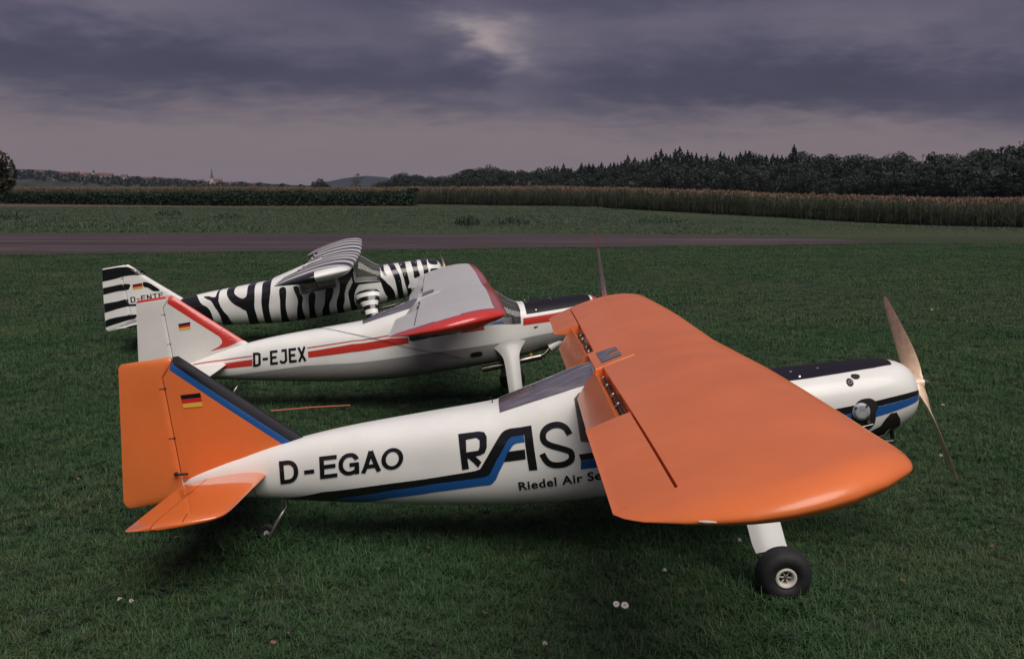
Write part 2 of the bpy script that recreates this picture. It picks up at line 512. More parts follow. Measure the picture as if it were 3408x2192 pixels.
DEC = {
 'A_txt': [(0.377,-14),(0.385,26),(0.854,21),(0.841,-0.5)],
 'A_blk': [(0.784,-15.5),(0.946,-9),(1.096,-4),(1.114,-3),(1.129,-0.5),(1.159,5),(1.188,15),(1.201,20),(1.211,23),(1.223,25),(1.241,25.5),(1.278,23.5),(1.318,22),(1.316,3),(1.316,-7),(1.286,-7),(1.286,1),(1.288,14.5),(1.253,15.5),(1.243,15.5),(1.233,14),(1.223,11.5),(1.216,9),(1.183,0.5),(1.151,-5.5),(1.144,-7.5),(1.131,-9),(1.119,-9.5),(1.106,-10),(0.941,-16),(0.779,-26)],
 'A_blktail': [(0.295,-73.9),(0.524,-31),(0.784,-13.5),(0.777,-27),(0.602,-44),(0.462,-74.9),(0.385,-73.9)],
 'A_blu': [(0.779,-26),(0.941,-16),(1.106,-10),(1.119,-9.5),(1.131,-9),(1.144,-7.5),(1.151,-5.5),(1.183,0.5),(1.216,9),(1.223,11.5),(1.233,14),(1.243,15.5),(1.253,15.5),(1.286,14.5),(1.286,8),(1.258,8.5),(1.248,8),(1.241,7),(1.226,3.5),(1.198,-1.5),(1.181,-5.5),(1.164,-12.5),(1.151,-16),(1.141,-18),(1.121,-18.5),(1.101,-19),(0.936,-28),(0.772,-42)],
 'A_blutail': [(0.462,-74.9),(0.602,-44),(0.777,-27),(0.769,-45.9),(0.679,-58.9),(0.564,-74.4)],
 'A_bar': [(1.223,3.5),(1.283,3),(1.281,-0.5),(1.203,-0.5)],
 'A_S': [(1.446,6),(1.436,11.5),(1.408,16),(1.376,16),(1.353,11.5),(1.351,6.5),(1.366,3),(1.396,1),(1.426,0),(1.443,-0.5),(1.443,-2.5),(1.428,-4.5),(1.401,-5.5),(1.373,-5),(1.351,-2.5),(1.341,0)],
 'A_R': [(1.056,30),(1.129,30),(1.149,28),(1.156,21.5),(1.151,10),(1.141,5),(1.124,3.5),(1.106,3),(1.124,0),(1.109,-2),(1.081,2),(1.076,2),(1.076,-2.5),(1.051,-3)],
 'A_Rh': [(1.081,21),(1.119,22),(1.129,18.5),(1.126,11),(1.119,7.5),(1.076,7)],
 'A_riedel': [(1.241,-27),(1.241,-16.5),(1.543,-13.5),(1.541,-23)],
 'A_rear': [(1.211,54.9),(1.208,84.9),(1.403,74.4),(1.578,89.4),(1.561,47.9)],
 'A_win': [(1.481,23.5),(1.486,26),(1.496,26.5),(1.541,24),(1.518,-1),(1.471,-1)],
 'A_st2': [(1.468,-1.5),(1.526,-1.5),(1.533,-4.5),(1.471,-4.5)],
 'A_st2b': [(1.471,-5),(1.533,-4.5),(1.536,-10.5),(1.466,-10.5)],
 'A_cowlblack': [(2.327,54.9),(2.472,57.9),(2.639,67.4),(2.647,85.9),(2.639,89.9),(2.509,89.9),(2.367,89.9)],
 'A_cstb': [(2.377,0),(2.524,1),(2.689,5.5),(2.687,-2),(2.504,-2.5),(2.414,-3.5)],
 'A_cblu': [(2.414,-4),(2.504,-3.5),(2.682,-5),(2.672,-12.5),(2.502,-12.5),(2.444,-11)],
 'A_cyl': [(2.472,-4),(2.447,0),(2.492,6),(2.504,-1.5),(2.504,-18.5),(2.474,-20),(2.439,-9.5)],
 'B_txt': [(0.492,-9),(0.507,26),(0.841,21.5),(0.831,-4)],
 'B_band1': [(0.31,8),(0.497,6.5),(0.489,-5.5),(0.287,-7)],
 'B_band2': [(0.849,8.5),(1.129,12.5),(1.368,8),(1.361,0.5),(1.121,1),(0.846,0)],
 'B_band2b': [(1.371,8.5),(1.478,4),(1.476,0),(1.361,0.5)],
 'B_thin1': [(0.115,40.5),(0.312,22),(0.497,16.5),(0.497,13.5),(0.312,18),(0.115,33)],
 'B_thin2': [(0.849,17.5),(1.141,19.5),(1.373,13),(1.371,11.5),(1.141,17.5),(0.849,15)],
 'B_cowlblack': [(2.22,24),(2.494,28),(2.647,42.5),(2.639,89.9),(2.442,89.9),(2.222,89.9)],
 'B_cowlred': [(2.197,14),(2.392,17),(2.357,0),(2.19,0.5)],
 'B_white ring': [(2.639,89.9),(2.662,89.9),(2.667,51.9),(2.647,42.5)],
 'B_rear': [(1.208,64.4),(1.201,89.9),(1.533,89.9),(1.57,81.4),(1.521,52.4)],
 'B_wire': [(0.904,89.9),(1.001,67.4),(1.233,20),(1.453,-0.5),(1.638,-10),(1.755,-23)],
 'C_s1': [(0.457,89.9),(0.562,56.4),(0.614,24),(0.667,4),(0.689,-11),(0.682,-54.9),(0.589,-59.4),(0.469,-1.5),(0.439,62.9)],
 'C_s2': [(0.647,48.9),(0.692,46.9),(0.724,38.5),(0.757,43),(0.786,58.4),(0.801,60.9),(0.779,34.5),(0.772,15.5),(0.794,-4.5),(0.831,-28.5),(0.849,-62.4),(0.764,-61.4),(0.759,-23),(0.734,0.5),(0.709,21.5),(0.679,32)],
 'C_s3': [(0.851,46.4),(0.874,63.9),(0.934,60.9),(0.916,46.4),(0.931,28.5),(0.964,17.5),(0.991,16),(1.024,29),(1.054,69.4),(1.109,70.4),(1.086,18.5),(1.066,-2.5),(1.069,-28),(1.066,-77.9),(0.991,-77.9),(0.991,-15),(0.966,-5.5),(0.901,3.5),(0.866,18.5)],
 'C_s4': [(1.186,68.9),(1.256,59.4),(1.233,32),(1.203,1.5),(1.186,-12.5),(1.176,-76.4),(1.126,-77.4),(1.126,-14),(1.136,4),(1.154,27)],
 'C_s5': [(1.308,21),(1.363,16.5),(1.333,-6.5),(1.328,-33),(1.333,-76.4),(1.256,-77.4),(1.276,-22.5),(1.293,0)],
 'C_s6': [(1.428,15),(1.471,12.5),(1.476,2),(1.491,-0.5),(1.473,-9),(1.468,-28),(1.476,-68.9),(1.388,-76.9),(1.413,-28.5),(1.443,-2.5),(1.433,3.5)],
 'C_s7': [(1.548,0),(1.6,0),(1.575,-15.5),(1.57,-40),(1.57,-67.4),(1.498,-66.4),(1.528,-13.5)],
 'C_s8': [(1.695,0.5),(1.758,0.5),(1.738,-5),(1.695,-25.5),(1.688,-65.9),(1.62,-64.9),(1.628,-39),(1.665,-13.5)],
 'C_s9': [(1.823,18),(1.96,27.5),(1.935,10),(1.885,1.5),(1.85,-3),(1.838,-16),(1.813,-40),(1.825,-69.9),(1.765,-66.4),(1.76,-25.5),(1.803,-2),(1.823,2.5)],
 'C_s10': [(1.938,2.5),(1.98,1.5),(1.987,0.5),(1.962,-0.5),(1.94,-4),(1.923,-13.5),(1.92,-30.5),(1.93,-51.9),(1.93,-77.9),(1.883,-68.9),(1.878,-14),(1.883,-2.5),(1.908,0)],
 'C_s11': [(2.17,9.5),(2.19,9),(2.222,-0.5),(2.255,-8),(2.275,-25),(2.272,-45.4),(2.265,-69.9),(2.187,-69.4),(2.205,-37.5),(2.197,-25),(2.185,-11),(2.177,-1.5),(2.17,2)],
 'C_s12': [(2.177,65.9),(2.22,79.9),(2.22,44.5),(2.23,22.5),(2.232,15.5),(2.212,18.5),(2.197,35.5)],
 'C_s13': [(2.257,86.9),(2.3,80.9),(2.325,45.4),(2.342,17.5),(2.35,0),(2.35,-9.5),(2.35,-26.5),(2.354,-59.4),(2.342,-76.9),(2.32,-76.9),(2.3,-60.4),(2.3,-40.5),(2.3,-10.5),(2.295,4),(2.28,33)],
 'C_s14': [(2.352,75.9),(2.407,80.9),(2.412,28),(2.417,0),(2.422,-16),(2.422,-39),(2.402,-57.4),(2.389,-65.9),(2.387,-33.5),(2.379,-8.5),(2.374,7),(2.364,38)],
 'C_s15': [(2.462,85.9),(2.514,86.4),(2.512,28),(2.519,0),(2.469,-1.5),(2.469,18)],
 'C_s16': [(2.549,76.9),(2.604,80.4),(2.599,30.5),(2.599,3.5),(2.559,0.5),(2.559,22)],
 'C_s17': [(2.619,64.4),(2.662,66.4),(2.684,54.9),(2.692,44.5),(2.619,45.9)],
 'C_s18': [(2.624,16.5),(2.692,17),(2.627,6)],
 'C_winside': [(1.478,13.5),(1.788,10),(1.79,0.5),(1.473,0.5)],
 'C_f1': [(-0.133,0.543),(-0.07,0.552),(-0.008,0.551),(0.058,0.542),(0.088,0.527),(0.149,0.494),(0.176,0.49),(0.2,0.446),(0.151,0.454),(0.086,0.465),(0.007,0.466),(-0.068,0.458),(-0.15,0.459)],
 'C_f1b': [(0.171,0.495),(0.272,0.386),(0.43,0.222),(0.409,0.229),(0.251,0.395),(0.199,0.44)],
 'C_f2': [(-0.161,0.391),(-0.092,0.401),(-0.019,0.403),(0.047,0.391),(0.034,0.358),(0.014,0.347),(-0.076,0.349),(-0.167,0.342)],
 'C_f2b': [(0.159,0.388),(0.197,0.382),(0.241,0.347),(0.286,0.295),(0.23,0.299),(0.193,0.335),(0.157,0.351)],
 'C_f3': [(-0.181,0.256),(-0.095,0.264),(-0.003,0.268),(0.004,0.223),(0.07,0.214),(0.069,0.196),(-0.017,0.206),(-0.109,0.199),(-0.197,0.186)],
 'C_f4': [(-0.2,0.098),(-0.126,0.126),(-0.04,0.13),(0.052,0.122),(0.046,0.094),(-0.044,0.087),(-0.139,0.066),(-0.186,0.057),(-0.205,0.072)],
 'C_flag': [(0.068,0.384),(0.15,0.384),(0.149,0.341),(0.061,0.342)],
 'C_txt': [(0.02,0.232),(0.025,0.281),(0.307,0.274),(0.304,0.23)],
 'B_flag': [(0.072,0.378),(0.147,0.38),(0.141,0.338),(0.07,0.339)],
 'B_red': [(-0.149,0.561),(-0.066,0.568),(0.058,0.569),(0.095,0.558),(0.128,0.525),(0.451,0.201),(0.347,0.193),(0.234,0.181),(0.293,0.198),(0.317,0.223),(0.311,0.256),(0.28,0.301),(0.195,0.427),(0.138,0.499),(0.091,0.535),(0.022,0.543),(-0.055,0.546),(-0.151,0.547)],
 'A_flag': [(0.053,0.417),(0.128,0.415),(0.129,0.365),(0.055,0.368)],
}


def w_of_th(th):
    """girth coordinate -1 (keel) .. 0 (widest) .. 1 (ridge), roughly even round the section"""
    a = np.abs(np.asarray(th, float)) / 90.0
    w = np.where(a < 0.5, 0.5 * (2 * a) ** (1 / 1.5), 1 - 0.5 * (2 * (1 - np.minimum(a, 1))) ** (1 / 1.5))
    return np.sign(th) * w


def th_of_w(w):
    a = np.clip(np.abs(np.asarray(w, float)), 0, 1)
    t = np.where(a < 0.5, 0.5 * (2 * a) ** 1.5, 1 - 0.5 * (2 * (1 - a)) ** 1.5)
    return np.sign(w) * t * 90.0


NW = 18
XS = np.unique(np.concatenate([np.linspace(-0.005, 1.2, 34), np.linspace(1.215, 1.64, 16), np.linspace(1.64, 1.975, 10),
                               np.linspace(1.975, 2.2, 14), np.linspace(2.2, 2.633, 16),
                               np.array([2.648, 2.662, 2.676, 2.69, 2.704, 2.713, 2.721, 2.725, 2.728])]).round(4))
WS = np.linspace(-1, 1, 2 * NW + 1)
PS = 0.25     # scale of w against x while a pattern is being cut


def surf(x, w, side, eps=0.0):
    x = np.clip(np.asarray(x, float), -0.005, 2.728)
    w = np.asarray(w, float)
    P = S(x, th_of_w(w), side)
    if eps:
        h = 1e-3
        x0, x1 = np.clip(x - h, -0.005, 2.728), np.clip(x + h, -0.005, 2.728)
        du = S(x1, th_of_w(w), side) - S(x0, th_of_w(w), side)
        dv = S(x, th_of_w(np.clip(w + .02, -1, 1)), side) - S(x, th_of_w(np.clip(w - .02, -1, 1)), side)
        n = np.cross(du, dv)
        n /= np.linalg.norm(n, axis=-1, keepdims=True) + 1e-12
        out = P - np.stack([P[..., 0], 0 * P[..., 0], 0 * P[..., 0] + 0.05], -1)
        s = np.sign((n * out).sum(-1, keepdims=True))
        P = P + n * s * eps
    return P


def cut_lines(bm, xs, ws):
    """cut a flat pattern (x, w*PS) along the fuselage grid so that it can follow the surface"""
    for k, grid in ((0, xs), (1, [w * PS for w in ws])):
        c = [v.co[k] for v in bm.verts]
        if not c:
            return
        lo, hi = min(c), max(c)
        no = (1, 0, 0) if k == 0 else (0, 1, 0)
        for g in grid:
            if lo < g < hi:
                co = (g, 0, 0) if k == 0 else (0, g, 0)
                bmesh.ops.bisect_plane(bm, geom=bm.verts[:] + bm.edges[:] + bm.faces[:], dist=1e-6, plane_co=co, plane_no=no)


def smooth_closed(P, n=4):
    P = np.asarray(P, float)
    out = []
    L = len(P)
    for i in range(L):
        p0, p1, p2, p3 = P[i - 1], P[i], P[(i + 1) % L], P[(i + 2) % L]
        for k in range(n):
            t = k / n
            out.append(0.5 * ((2 * p1) + (-p0 + p2) * t + (2 * p0 - 5 * p1 + 4 * p2 - p3) * t * t + (-p0 + 3 * p1 - 3 * p2 + p3) * t ** 3))
    return np.array(out)


def poly_bm(loops):
    bm = bmesh.new()
    ed = []
    for lp in loops:
        vs_ = [bm.verts.new((float(a), float(b), 0)) for a, b in lp]
        for i in range(len(vs_)):
            try:
                ed.append(bm.edges.new((vs_[i], vs_[(i + 1) % len(vs_)])))
            except ValueError:
                pass
    bmesh.ops.triangle_fill(bm, use_beauty=True, use_dissolve=False, edges=ed)
    return bm


def to_w(P):
    P = np.asarray(P, float)
    return np.stack([P[:, 0], w_of_th(P[:, 1]) * PS], -1)


def map_bm(bm, fn):
    co = np.array([v.co[:] for v in bm.verts])
    Q = fn(co)
    for v, q in zip(bm.verts, Q):
        v.co = q


def wrap(name, loops, mat, parent, side=-1, eps=0.0012, curve=0, both=False):
    """paint on the fuselage: loops are in (x, th) and follow the surface"""
    L = [to_w(l) for l in loops]
    if curve:
        L = [smooth_closed(l, curve) for l in L]
    out = None
    for sd_ in ((-1, 1) if both else (side,)):
        bm = poly_bm(L)
        cut_lines(bm, XS, WS)
        map_bm(bm, lambda c: surf(c[:, 0], c[:, 1] / PS, sd_, eps))
        out = finish_skin(name, bm, mat, parent)
    return out


def finish_skin(name, bm, mat, parent):
    for f in bm.faces:
        f.smooth = True
        f.normal_update()
        c = f.calc_center_median()
        if f.normal.dot(Vector((0, c.y, c.z - 0.05))) < 0:
            f.normal_flip()
    me = bpy.data.meshes.new(name)
    bm.to_mesh(me)
    bm.free()
    me.materials.append(MAT[mat])
    return link(bpy.data.objects.new(name, me), parent)


def stroke(pts, w, closed=False):
    """ribbon outline of width w about a polyline"""
    P = np.asarray(pts, float)
    L, R = [], []
    for i in range(len(P)):
        d0 = P[i] - P[max(i - 1, 0)]
        d1 = P[min(i + 1, len(P) - 1)] - P[i]
        d0 = d0 / (np.linalg.norm(d0) or 1)
        d1 = d1 / (np.linalg.norm(d1) or 1)
        d = d0 + d1
        d /= np.linalg.norm(d)
        n = np.array([-d[1], d[0]])
        cosh = max(0.5, abs(np.dot(n, np.array([-d1[1], d1[0]])) if i < len(P) - 1 else 1))
        L.append(P[i] + n * w / 2 / cosh)
        R.append(P[i] - n * w / 2 / cosh)
    return L + R[::-1]


def text_bm(body, offset=0.0, spacing=1.0):
    cu = bpy.data.curves.new("lettering", 'FONT')
    cu.body = body
    cu.offset = offset
    cu.resolution_u = 4
    cu.space_character = spacing
    o = bpy.data.objects.new("lettering", cu)
    COL.objects.link(o)
    dg = bpy.context.evaluated_depsgraph_get()
    me = bpy.data.meshes.new_from_object(o.evaluated_get(dg))
    bpy.data.objects.remove(o)
    bm = bmesh.new()
    bm.from_mesh(me)
    bpy.data.meshes.remove(me)
    return bm


def letters_of(bm):
    """one bmesh per letter: islands that share a column belong together (i and its dot)"""
    seen, isl = set(), []
    for v in bm.verts:
        if v in seen:
            continue
        st, comp = [v], []
        seen.add(v)
        while st:
            q = st.pop()
            comp.append(q)
            for e in q.link_edges:
                o = e.other_vert(q)
                if o not in seen:
                    seen.add(o)
                    st.append(o)
        isl.append((min(q.co.x for q in comp), max(q.co.x for q in comp), comp))
    isl.sort(key=lambda t: t[0])
    groups = []
    for lo, hi, comp in isl:
        if groups and lo < groups[-1][1] - 0.01:
            groups[-1][1] = max(groups[-1][1], hi)
            groups[-1][2] += comp
        else:
            groups.append([lo, hi, list(comp)])
    out = []
    for lo, hi, comp in groups:
        b2 = bmesh.new()
        mp = {v: b2.verts.new(v.co) for v in comp}
        for f in {f for v in comp for f in v.link_faces}:
            b2.faces.new([mp[v] for v in f.verts])
        out.append(b2)
    bm.free()
    return out


def bounds(bms):
    c = np.array([v.co[:2] for bm in bms for v in bm.verts])
    return c.min(0), c.max(0)


def glyph_bm(loops_list):
    """one letter from polygons; each stroke lies a hair above the one before"""
    bm = bmesh.new()
    for i, loops in enumerate(loops_list):
        b = poly_bm(loops)
        for v in b.verts:
            v.co.z = i
        me = bpy.data.meshes.new("g")
        b.to_mesh(me)
        b.free()
        bm.from_mesh(me)
        bpy.data.meshes.remove(me)
    return bm


def quad_map(u, q):
    """q: lower-left, upper-left, upper-right, lower-right"""
    q = np.asarray(q, float)
    a, b = u[:, :1], u[:, 1:2]
    return (1 - a) * ((1 - b) * q[0] + b * q[1]) + a * ((1 - b) * q[3] + b * q[2])


def side_lettering(name, bms, quad_xth, mat, parent, eps=0.0024, side=-1, hi_=None):
    q = np.array([[x, S(x, t, -1)[2]] for x, t in quad_xth])
    lo, hi = bounds(bms)
    if hi_ is not None:
        hi = np.array([hi_, hi[1]])
    for bm in bms:
        def flat(c):
            xz = quad_map((c[:, :2] - lo) / (hi - lo), q)
            w = w_of_th(th_of(xz[:, 0], xz[:, 1])) * PS
            return np.stack([xz[:, 0], w, c[:, 2]], -1)
        map_bm(bm, flat)
        cut_lines(bm, XS, WS)

        def lay(c):
            P = surf(c[:, 0], c[:, 1] / PS, side, eps)
            P[:, 1] += side * 0.0002 * c[:, 2]
            return P
        map_bm(bm, lay)
        finish_skin(name, bm, mat, parent)


def stroke_letters(body, s=1.15, gap=0.75, style='angular'):
    """capitals drawn as strokes on a cell 7 high"""
    out = []
    x = 0.0
    for ch in body:
        wd, ring = 4.0, None
        if style == 'angular':
            h = s / 2
            st = {'D': [[(h, 0), (h, 7)], [(0, 7 - h), (2.4, 7 - h), (4 - h, 5.9), (4 - h, 1.1), (2.4, h), (0, h)]],
                  '-': [[(0.2, 3.3), (3.0, 3.3)]],
                  'E': [[(h, 0), (h, 7)], [(h, 7 - h), (4, 7 - h)], [(h, 3.6), (3.4, 3.6)], [(h, h), (4, h)]],
                  'J': [[(1.2, 7 - h), (4, 7 - h)], [(4 - h, 7), (4 - h, 1.4), (2.6, h), (1.3, h), (0.3, 1.5)]],
                  'X': [[(0.4, 0), (3.6, 7)], [(0.4, 7), (3.6, 0)]],
                  'N': [[(h, 0), (h, 7)], [(4 - h, 0), (4 - h, 7)], [(h, 6.4), (4 - h, 0.6)]],
                  'T': [[(0, 7 - h), (4, 7 - h)], [(2, 7 - h), (2, 0)]]}[ch]
            wd = 3.2 if ch == '-' else 4.0
            g = gap
        else:
            st = {'D': [[(0.62, 0), (0.62, 7)], [(0, 6.38), (2.3, 6.38), (3.0, 6.28), (3.6, 6.0), (4.15, 5.4), (4.5, 4.6), (4.62, 3.5), (4.5, 2.4), (4.15, 1.6), (3.6, 1.0), (3.0, .72), (2.3, .62), (0, .62)]],
                  '-': [[(0, 2.75), (2.8, 2.75)]],
                  'E': [[(0.62, 0), (0.62, 7)], [(0.62, 6.38), (4.8, 6.38)], [(0.62, 3.7), (4.4, 3.7)], [(0.62, .62), (4.8, .62)]],
                  'G': [[(5.0, 4.85), (4.75, 5.5), (4.3, 6.05), (3.7, 6.36), (3.0, 6.44), (2.2, 6.3), (1.5, 5.85), (.95, 5.1), (.68, 4.3), (.62, 3.5), (.68, 2.7), (.95, 1.9), (1.5, 1.15), (2.2, .7), (3.0, .56), (3.9, .75), (4.6, 1.2), (4.98, 1.75)], [(4.98, 0.1), (4.98, 3.75)], [(3.0, 3.3), (5.5, 3.3)]],
                  'A': [[(0.66, 0), (2.85, 6.9)], [(2.85, 6.9), (5.04, 0)], [(1.3, 2.0), (4.4, 2.0)]],
                  'O': []}[ch]
            wd = {'D': 5.2, '-': 2.8, 'E': 4.8, 'G': 5.6, 'A': 5.7, 'O': 5.9}[ch]
            if ch == 'O':
                t = np.linspace(0, 2 * math.pi, 40, endpoint=False)
                ring = [[(x + 2.95 + 2.95 * math.cos(a), 3.5 + 3.55 * math.sin(a)) for a in t], [(x + 2.95 + 1.75 * math.cos(a), 3.5 + 2.38 * math.sin(a)) for a in t]]
            g = {'D': 1.6, '-': 1.5, 'E': 0.4, 'G': 0.35, 'A': 0.0, 'O': 0}[ch]
        loops = [[stroke([(x + a, b) for a, b in p], s)] for p in st]
        if ring:
            loops.append(ring)
        out.append(glyph_bm(loops))
        x += wd + g
    return out


# ------------------------------------------------------------------ lifting surfaces


def airfoil(u, t=0.17, camber=0.012):
    u = np.clip(u, 0, 1)
    yt = 5 * t * (.2969 * np.sqrt(u) - .126 * u - .3516 * u * u + .2843 * u ** 3 - .1036 * u ** 4)
    yc = camber * 4 * u * (1 - u)
    return yc + yt, yc - yt


def loft(secs, n=18):
    """secs: dicts y, x0 (leading edge), x1 (trailing edge), z, dz (fall of the chord), t (thickness), u0, u1"""
    V, F = [], []
    ring = 2 * n
    for s in secs:
        c = s['x0'] - s['x1']
        k = np.linspace(0, 1, n)
        u = s['u0'] + (s['u1'] - s['u0']) * (1 - np.cos(k * math.pi / 2) if s['u0'] == 0 else k)
        zu, zl = airfoil(u, s['t'], s.get('camber', 0.012))
        cz = s.get('cz', c)
        X = s['x0'] - u * c
        Z0 = s['z'] - u * s['dz']
        for i in range(n):
            V.append((X[i], s['y'], Z0[i] + zu[i] * cz))
        for i in reversed(range(n)):
            V.append((X[i], s['y'], Z0[i] + zl[i] * cz))
    for j in range(len(secs) - 1):
        for i in range(ring):
            i2 = (i + 1) % ring
            F.append((j * ring + i, j * ring + i2, (j + 1) * ring + i2, (j + 1) * ring + i))
    F.append(tuple(range(ring)))
    F.append(tuple((len(secs) - 1) * ring + i for i in reversed(range(ring))))
    return V, F


XC = 1.596     # where the wing is cut for flaps and ailerons
OUTLINE = [(2.018, 1.70), (2.0165, 1.78), (2.013, 1.875), (2.004, 1.918), (1.987, 1.950), (1.929, 2.008), (1.855, 2.052), (1.80, 2.069), (1.743, 2.074),
           (1.69, 2.064), (1.643, 2.046), (1.579, 2.001), (1.513, 1.938), (1.484, 1.890), (1.474, 1.862), (1.470, 1.852)]
AIL_END = 1.8475


def wing_sec(y):
    a = abs(y)
    x0, x1 = 2.036 - 0.018 * min(1.0, max(0.0, (a - 0.8) / 0.9)), 1.470
    z = 0.302 + 0.018 * a - 0.016 * max(0.0, (a - 0.9) / 1.1) ** 2
    return dict(y=y, x0=x0, x1=x1, z=z, dz=0.04 * (x0 - x1), t=0.17, u0=0.0, u1=1.0, cz=0.56)


def tip_edge(x):
    o = OUTLINE[::-1]
    return float(np.interp(x, [p[0] for p in o], [p[1] for p in o]))


def wing_top(x, y):
    s = wing_sec(y)
    u = (s['x0'] - x) / (s['x0'] - s['x1'])
    zu, zl = airfoil(np.array([u]), s['t'])
    return s['z'] - u * s['dz'] + zu[0] * s['cz'], s['z'] - u * s['dz'] + zl[0] * s['cz']


def build_wing(root, spec):
    body = [-1.70, -1.55, -1.4, -1.2, -1.0, -0.8, -0.6, -0.4, -0.2]
    inner = []
    for y in body + [0.0] + [-b for b in reversed(body)]:
        s = wing_sec(y)
        s['u1'] = (s['x0'] - XC) / (s['x0'] - s['x1'])
        inner.append(s)
    n = 22
    V, F = loft(inner, n)
    # rounded tips: the top stays flat and the underside sweeps up to the edge
    u1 = (2.018 - XC) / 0.548
    us = list(u1 * (1 - np.cos(np.linspace(0, 1, n) * math.pi / 2))) + list(np.linspace(u1, 1, 9))
    rs = 1 - (1 - np.linspace(0, 1, 15)) ** 1.9
    for s in (-1, 1):
        top, bot = [], []
        for i, u in enumerate(us):
            x = 2.018 - u * 0.548
            ye = tip_edge(x)
            y0 = 1.70 if i < n else AIL_END + 0.0015
            y0 = min(y0, ye - 1e-4)
            ct, cb = [], []
            for r in rs:
                y = y0 + (ye - y0) * r
                zt, zb = wing_top(x, y)
                ze = zb + (zt - zb) * 0.62
                d = ye - y
                gt = math.sqrt(max(0, 1 - (1 - min(d / 0.085, 1)) ** 2))
                gb = math.sqrt(max(0, 1 - (1 - min(d / 0.26, 1)) ** 2)) ** 1.2
                ct.append(len(V))
                V.append((x, s * y, ze + (zt - ze) * gt))
                if r < 1:
                    cb.append(len(V))
                    V.append((x, s * y, ze + (zb - ze) * gb))
                else:
                    cb.append(ct[-1])
            top.append(ct)
            bot.append(cb)
        m = len(rs)
        for i in range(len(us) - 1):
            if i == n - 1:
                # rear wall of the front part, then the aileron bay ends
                for k in range(m - 1):
                    ya = abs(V[top[i][k]][1])
                    if ya < AIL_END + 0.0015:
                        f = [top[i][k], top[i][k + 1], bot[i][k + 1], bot[i][k]]
                        F.append(tuple(dict.fromkeys(f)))
                continue
            for k in range(m - 1):
                F.append((top[i][k], top[i + 1][k], top[i + 1][k + 1], top[i][k + 1]))
                f = (bot[i][k], bot[i][k + 1], bot[i + 1][k + 1], bot[i + 1][k])
                F.append(tuple(dict.fromkeys(f)))
            if i >= n:
                F.append((top[i][0], top[i + 1][0], bot[i + 1][0], bot[i][0]))
    mats = spec['wing_mats']
    mi = []
    for f in F:
        c = np.mean([V[i] for i in f], 0)
        mi.append(spec['wing_fn'](c[0], c[1], c[2]) if spec.get('wing_fn') else 0)
    w = part('wing', V, F, mats, root, mi, sharp=70)
    base = mats[0]

    def edge_panel(name, y0, y1, droop, gap=0.006, mat=None):
        V2, F2 = [], []
        ya, yb = min(y0, y1), max(y0, y1)
        secs2 = []
        for y in np.linspace(ya, yb, 14):
            s = wing_sec(y)
            s = dict(s)
            c = s['x0'] - s['x1']
            s['u0'] = (s['x0'] - (XC - gap)) / c
            s['u1'] = 1.0
            secs2.append(s)
        V2, F2 = loft(secs2, 8)
        zt, zb = wing_top(XC, (ya + yb) / 2)
        pv = np.array([XC - gap, 0, zb + 0.004])
        if droop:
            cd, sd2 = math.cos(droop), math.sin(droop)
            V2 = [(pv[0] + (v[0] - pv[0]) * cd + (v[2] - pv[2]) * (-sd2) * -1 * -1, v[1], pv[2] + (v[2] - pv[2]) * cd + (v[0] - pv[0]) * sd2) for v in V2]
        return part(name, V2, F2, mat or base, root, sharp=35)
    for s in (-1, 1):
        a = edge_panel('aileron', s * 1.096, s * AIL_END, spec.get('ail', {-1: 0.0, 1: 0.0})[s])
        f = edge_panel('flap', s * 0.20, s * 1.088, spec.get('flap', 0.9), 0.016)
        items = []
        for k in range(2):
            y = s * (0.34 + 0.36 * k)
            zt, zb = wing_top(XC, y)
            items.append(([(XC - 0.012, y + s * 0.02, zb + 0.028), (XC - 0.014, y + s * 0.13, zb + 0.022)], 0.006))
            items.append(([(XC + 0.004, y + s * 0.14, zb + 0.03), (XC - 0.045, y + s * 0.15, zb + 0.012)], 0.0035))
            items.append(([(XC - 0.012, y + s * 0.16, zb + 0.02), (XC - 0.012, y + s * 0.30, zb + 0.018)], 0.005))
        for pts_, r_ in items:
            tube('flap_linkage', pts_, r_, 'darkmetal', w)
        for k in range(2):
            y = s * (0.34 + 0.36 * k)
            zt, zb = wing_top(XC, y)
            for yy, r in ((0.0, 0.0085), (0.145, 0.006)):
                bm = bmesh.new()
                bmesh.ops.create_uvsphere(bm, u_segments=10, v_segments=8, radius=r, matrix=Matrix.Translation((XC - 0.014, y + s * yy, zb + 0.026)))
                bm_part('ball_joint', bm, 'metal', w)
    # centre fairing with skylight
    bm = bmesh.new()
    zt, zb = wing_top(1.60, 0)
    V2, F2 = [], []
    xs = [1.568, 1.60, 1.64, 1.675, 1.712]
    hw = 0.205
    for x in xs:
        zt, zb = wing_top(max(x, 1.575), 0)
        z = zt + 0.006
        hb = hw - max(0, (x - 1.60)) * 0.22
        V2 += [(x, -hb, 0.20 if x < 1.65 else 0.27), (x, -hb, z - 0.006), (x, -hb + 0.006, z), (x, hb - 0.006, z), (x, hb, z - 0.006), (x, hb, 0.20 if x < 1.65 else 0.27)]
    for i in range(len(xs) - 1):
        for k in range(6):
            k2 = (k + 1) % 6
            F2.append((i * 6 + k, i * 6 + k2, (i + 1) * 6 + k2, (i + 1) * 6 + k))
    F2.append(tuple(range(6)))
    F2.append(tuple(24 + k for k in reversed(range(6))))
    cf = part('centre_fairing', V2, F2, base, root, sharp=30)
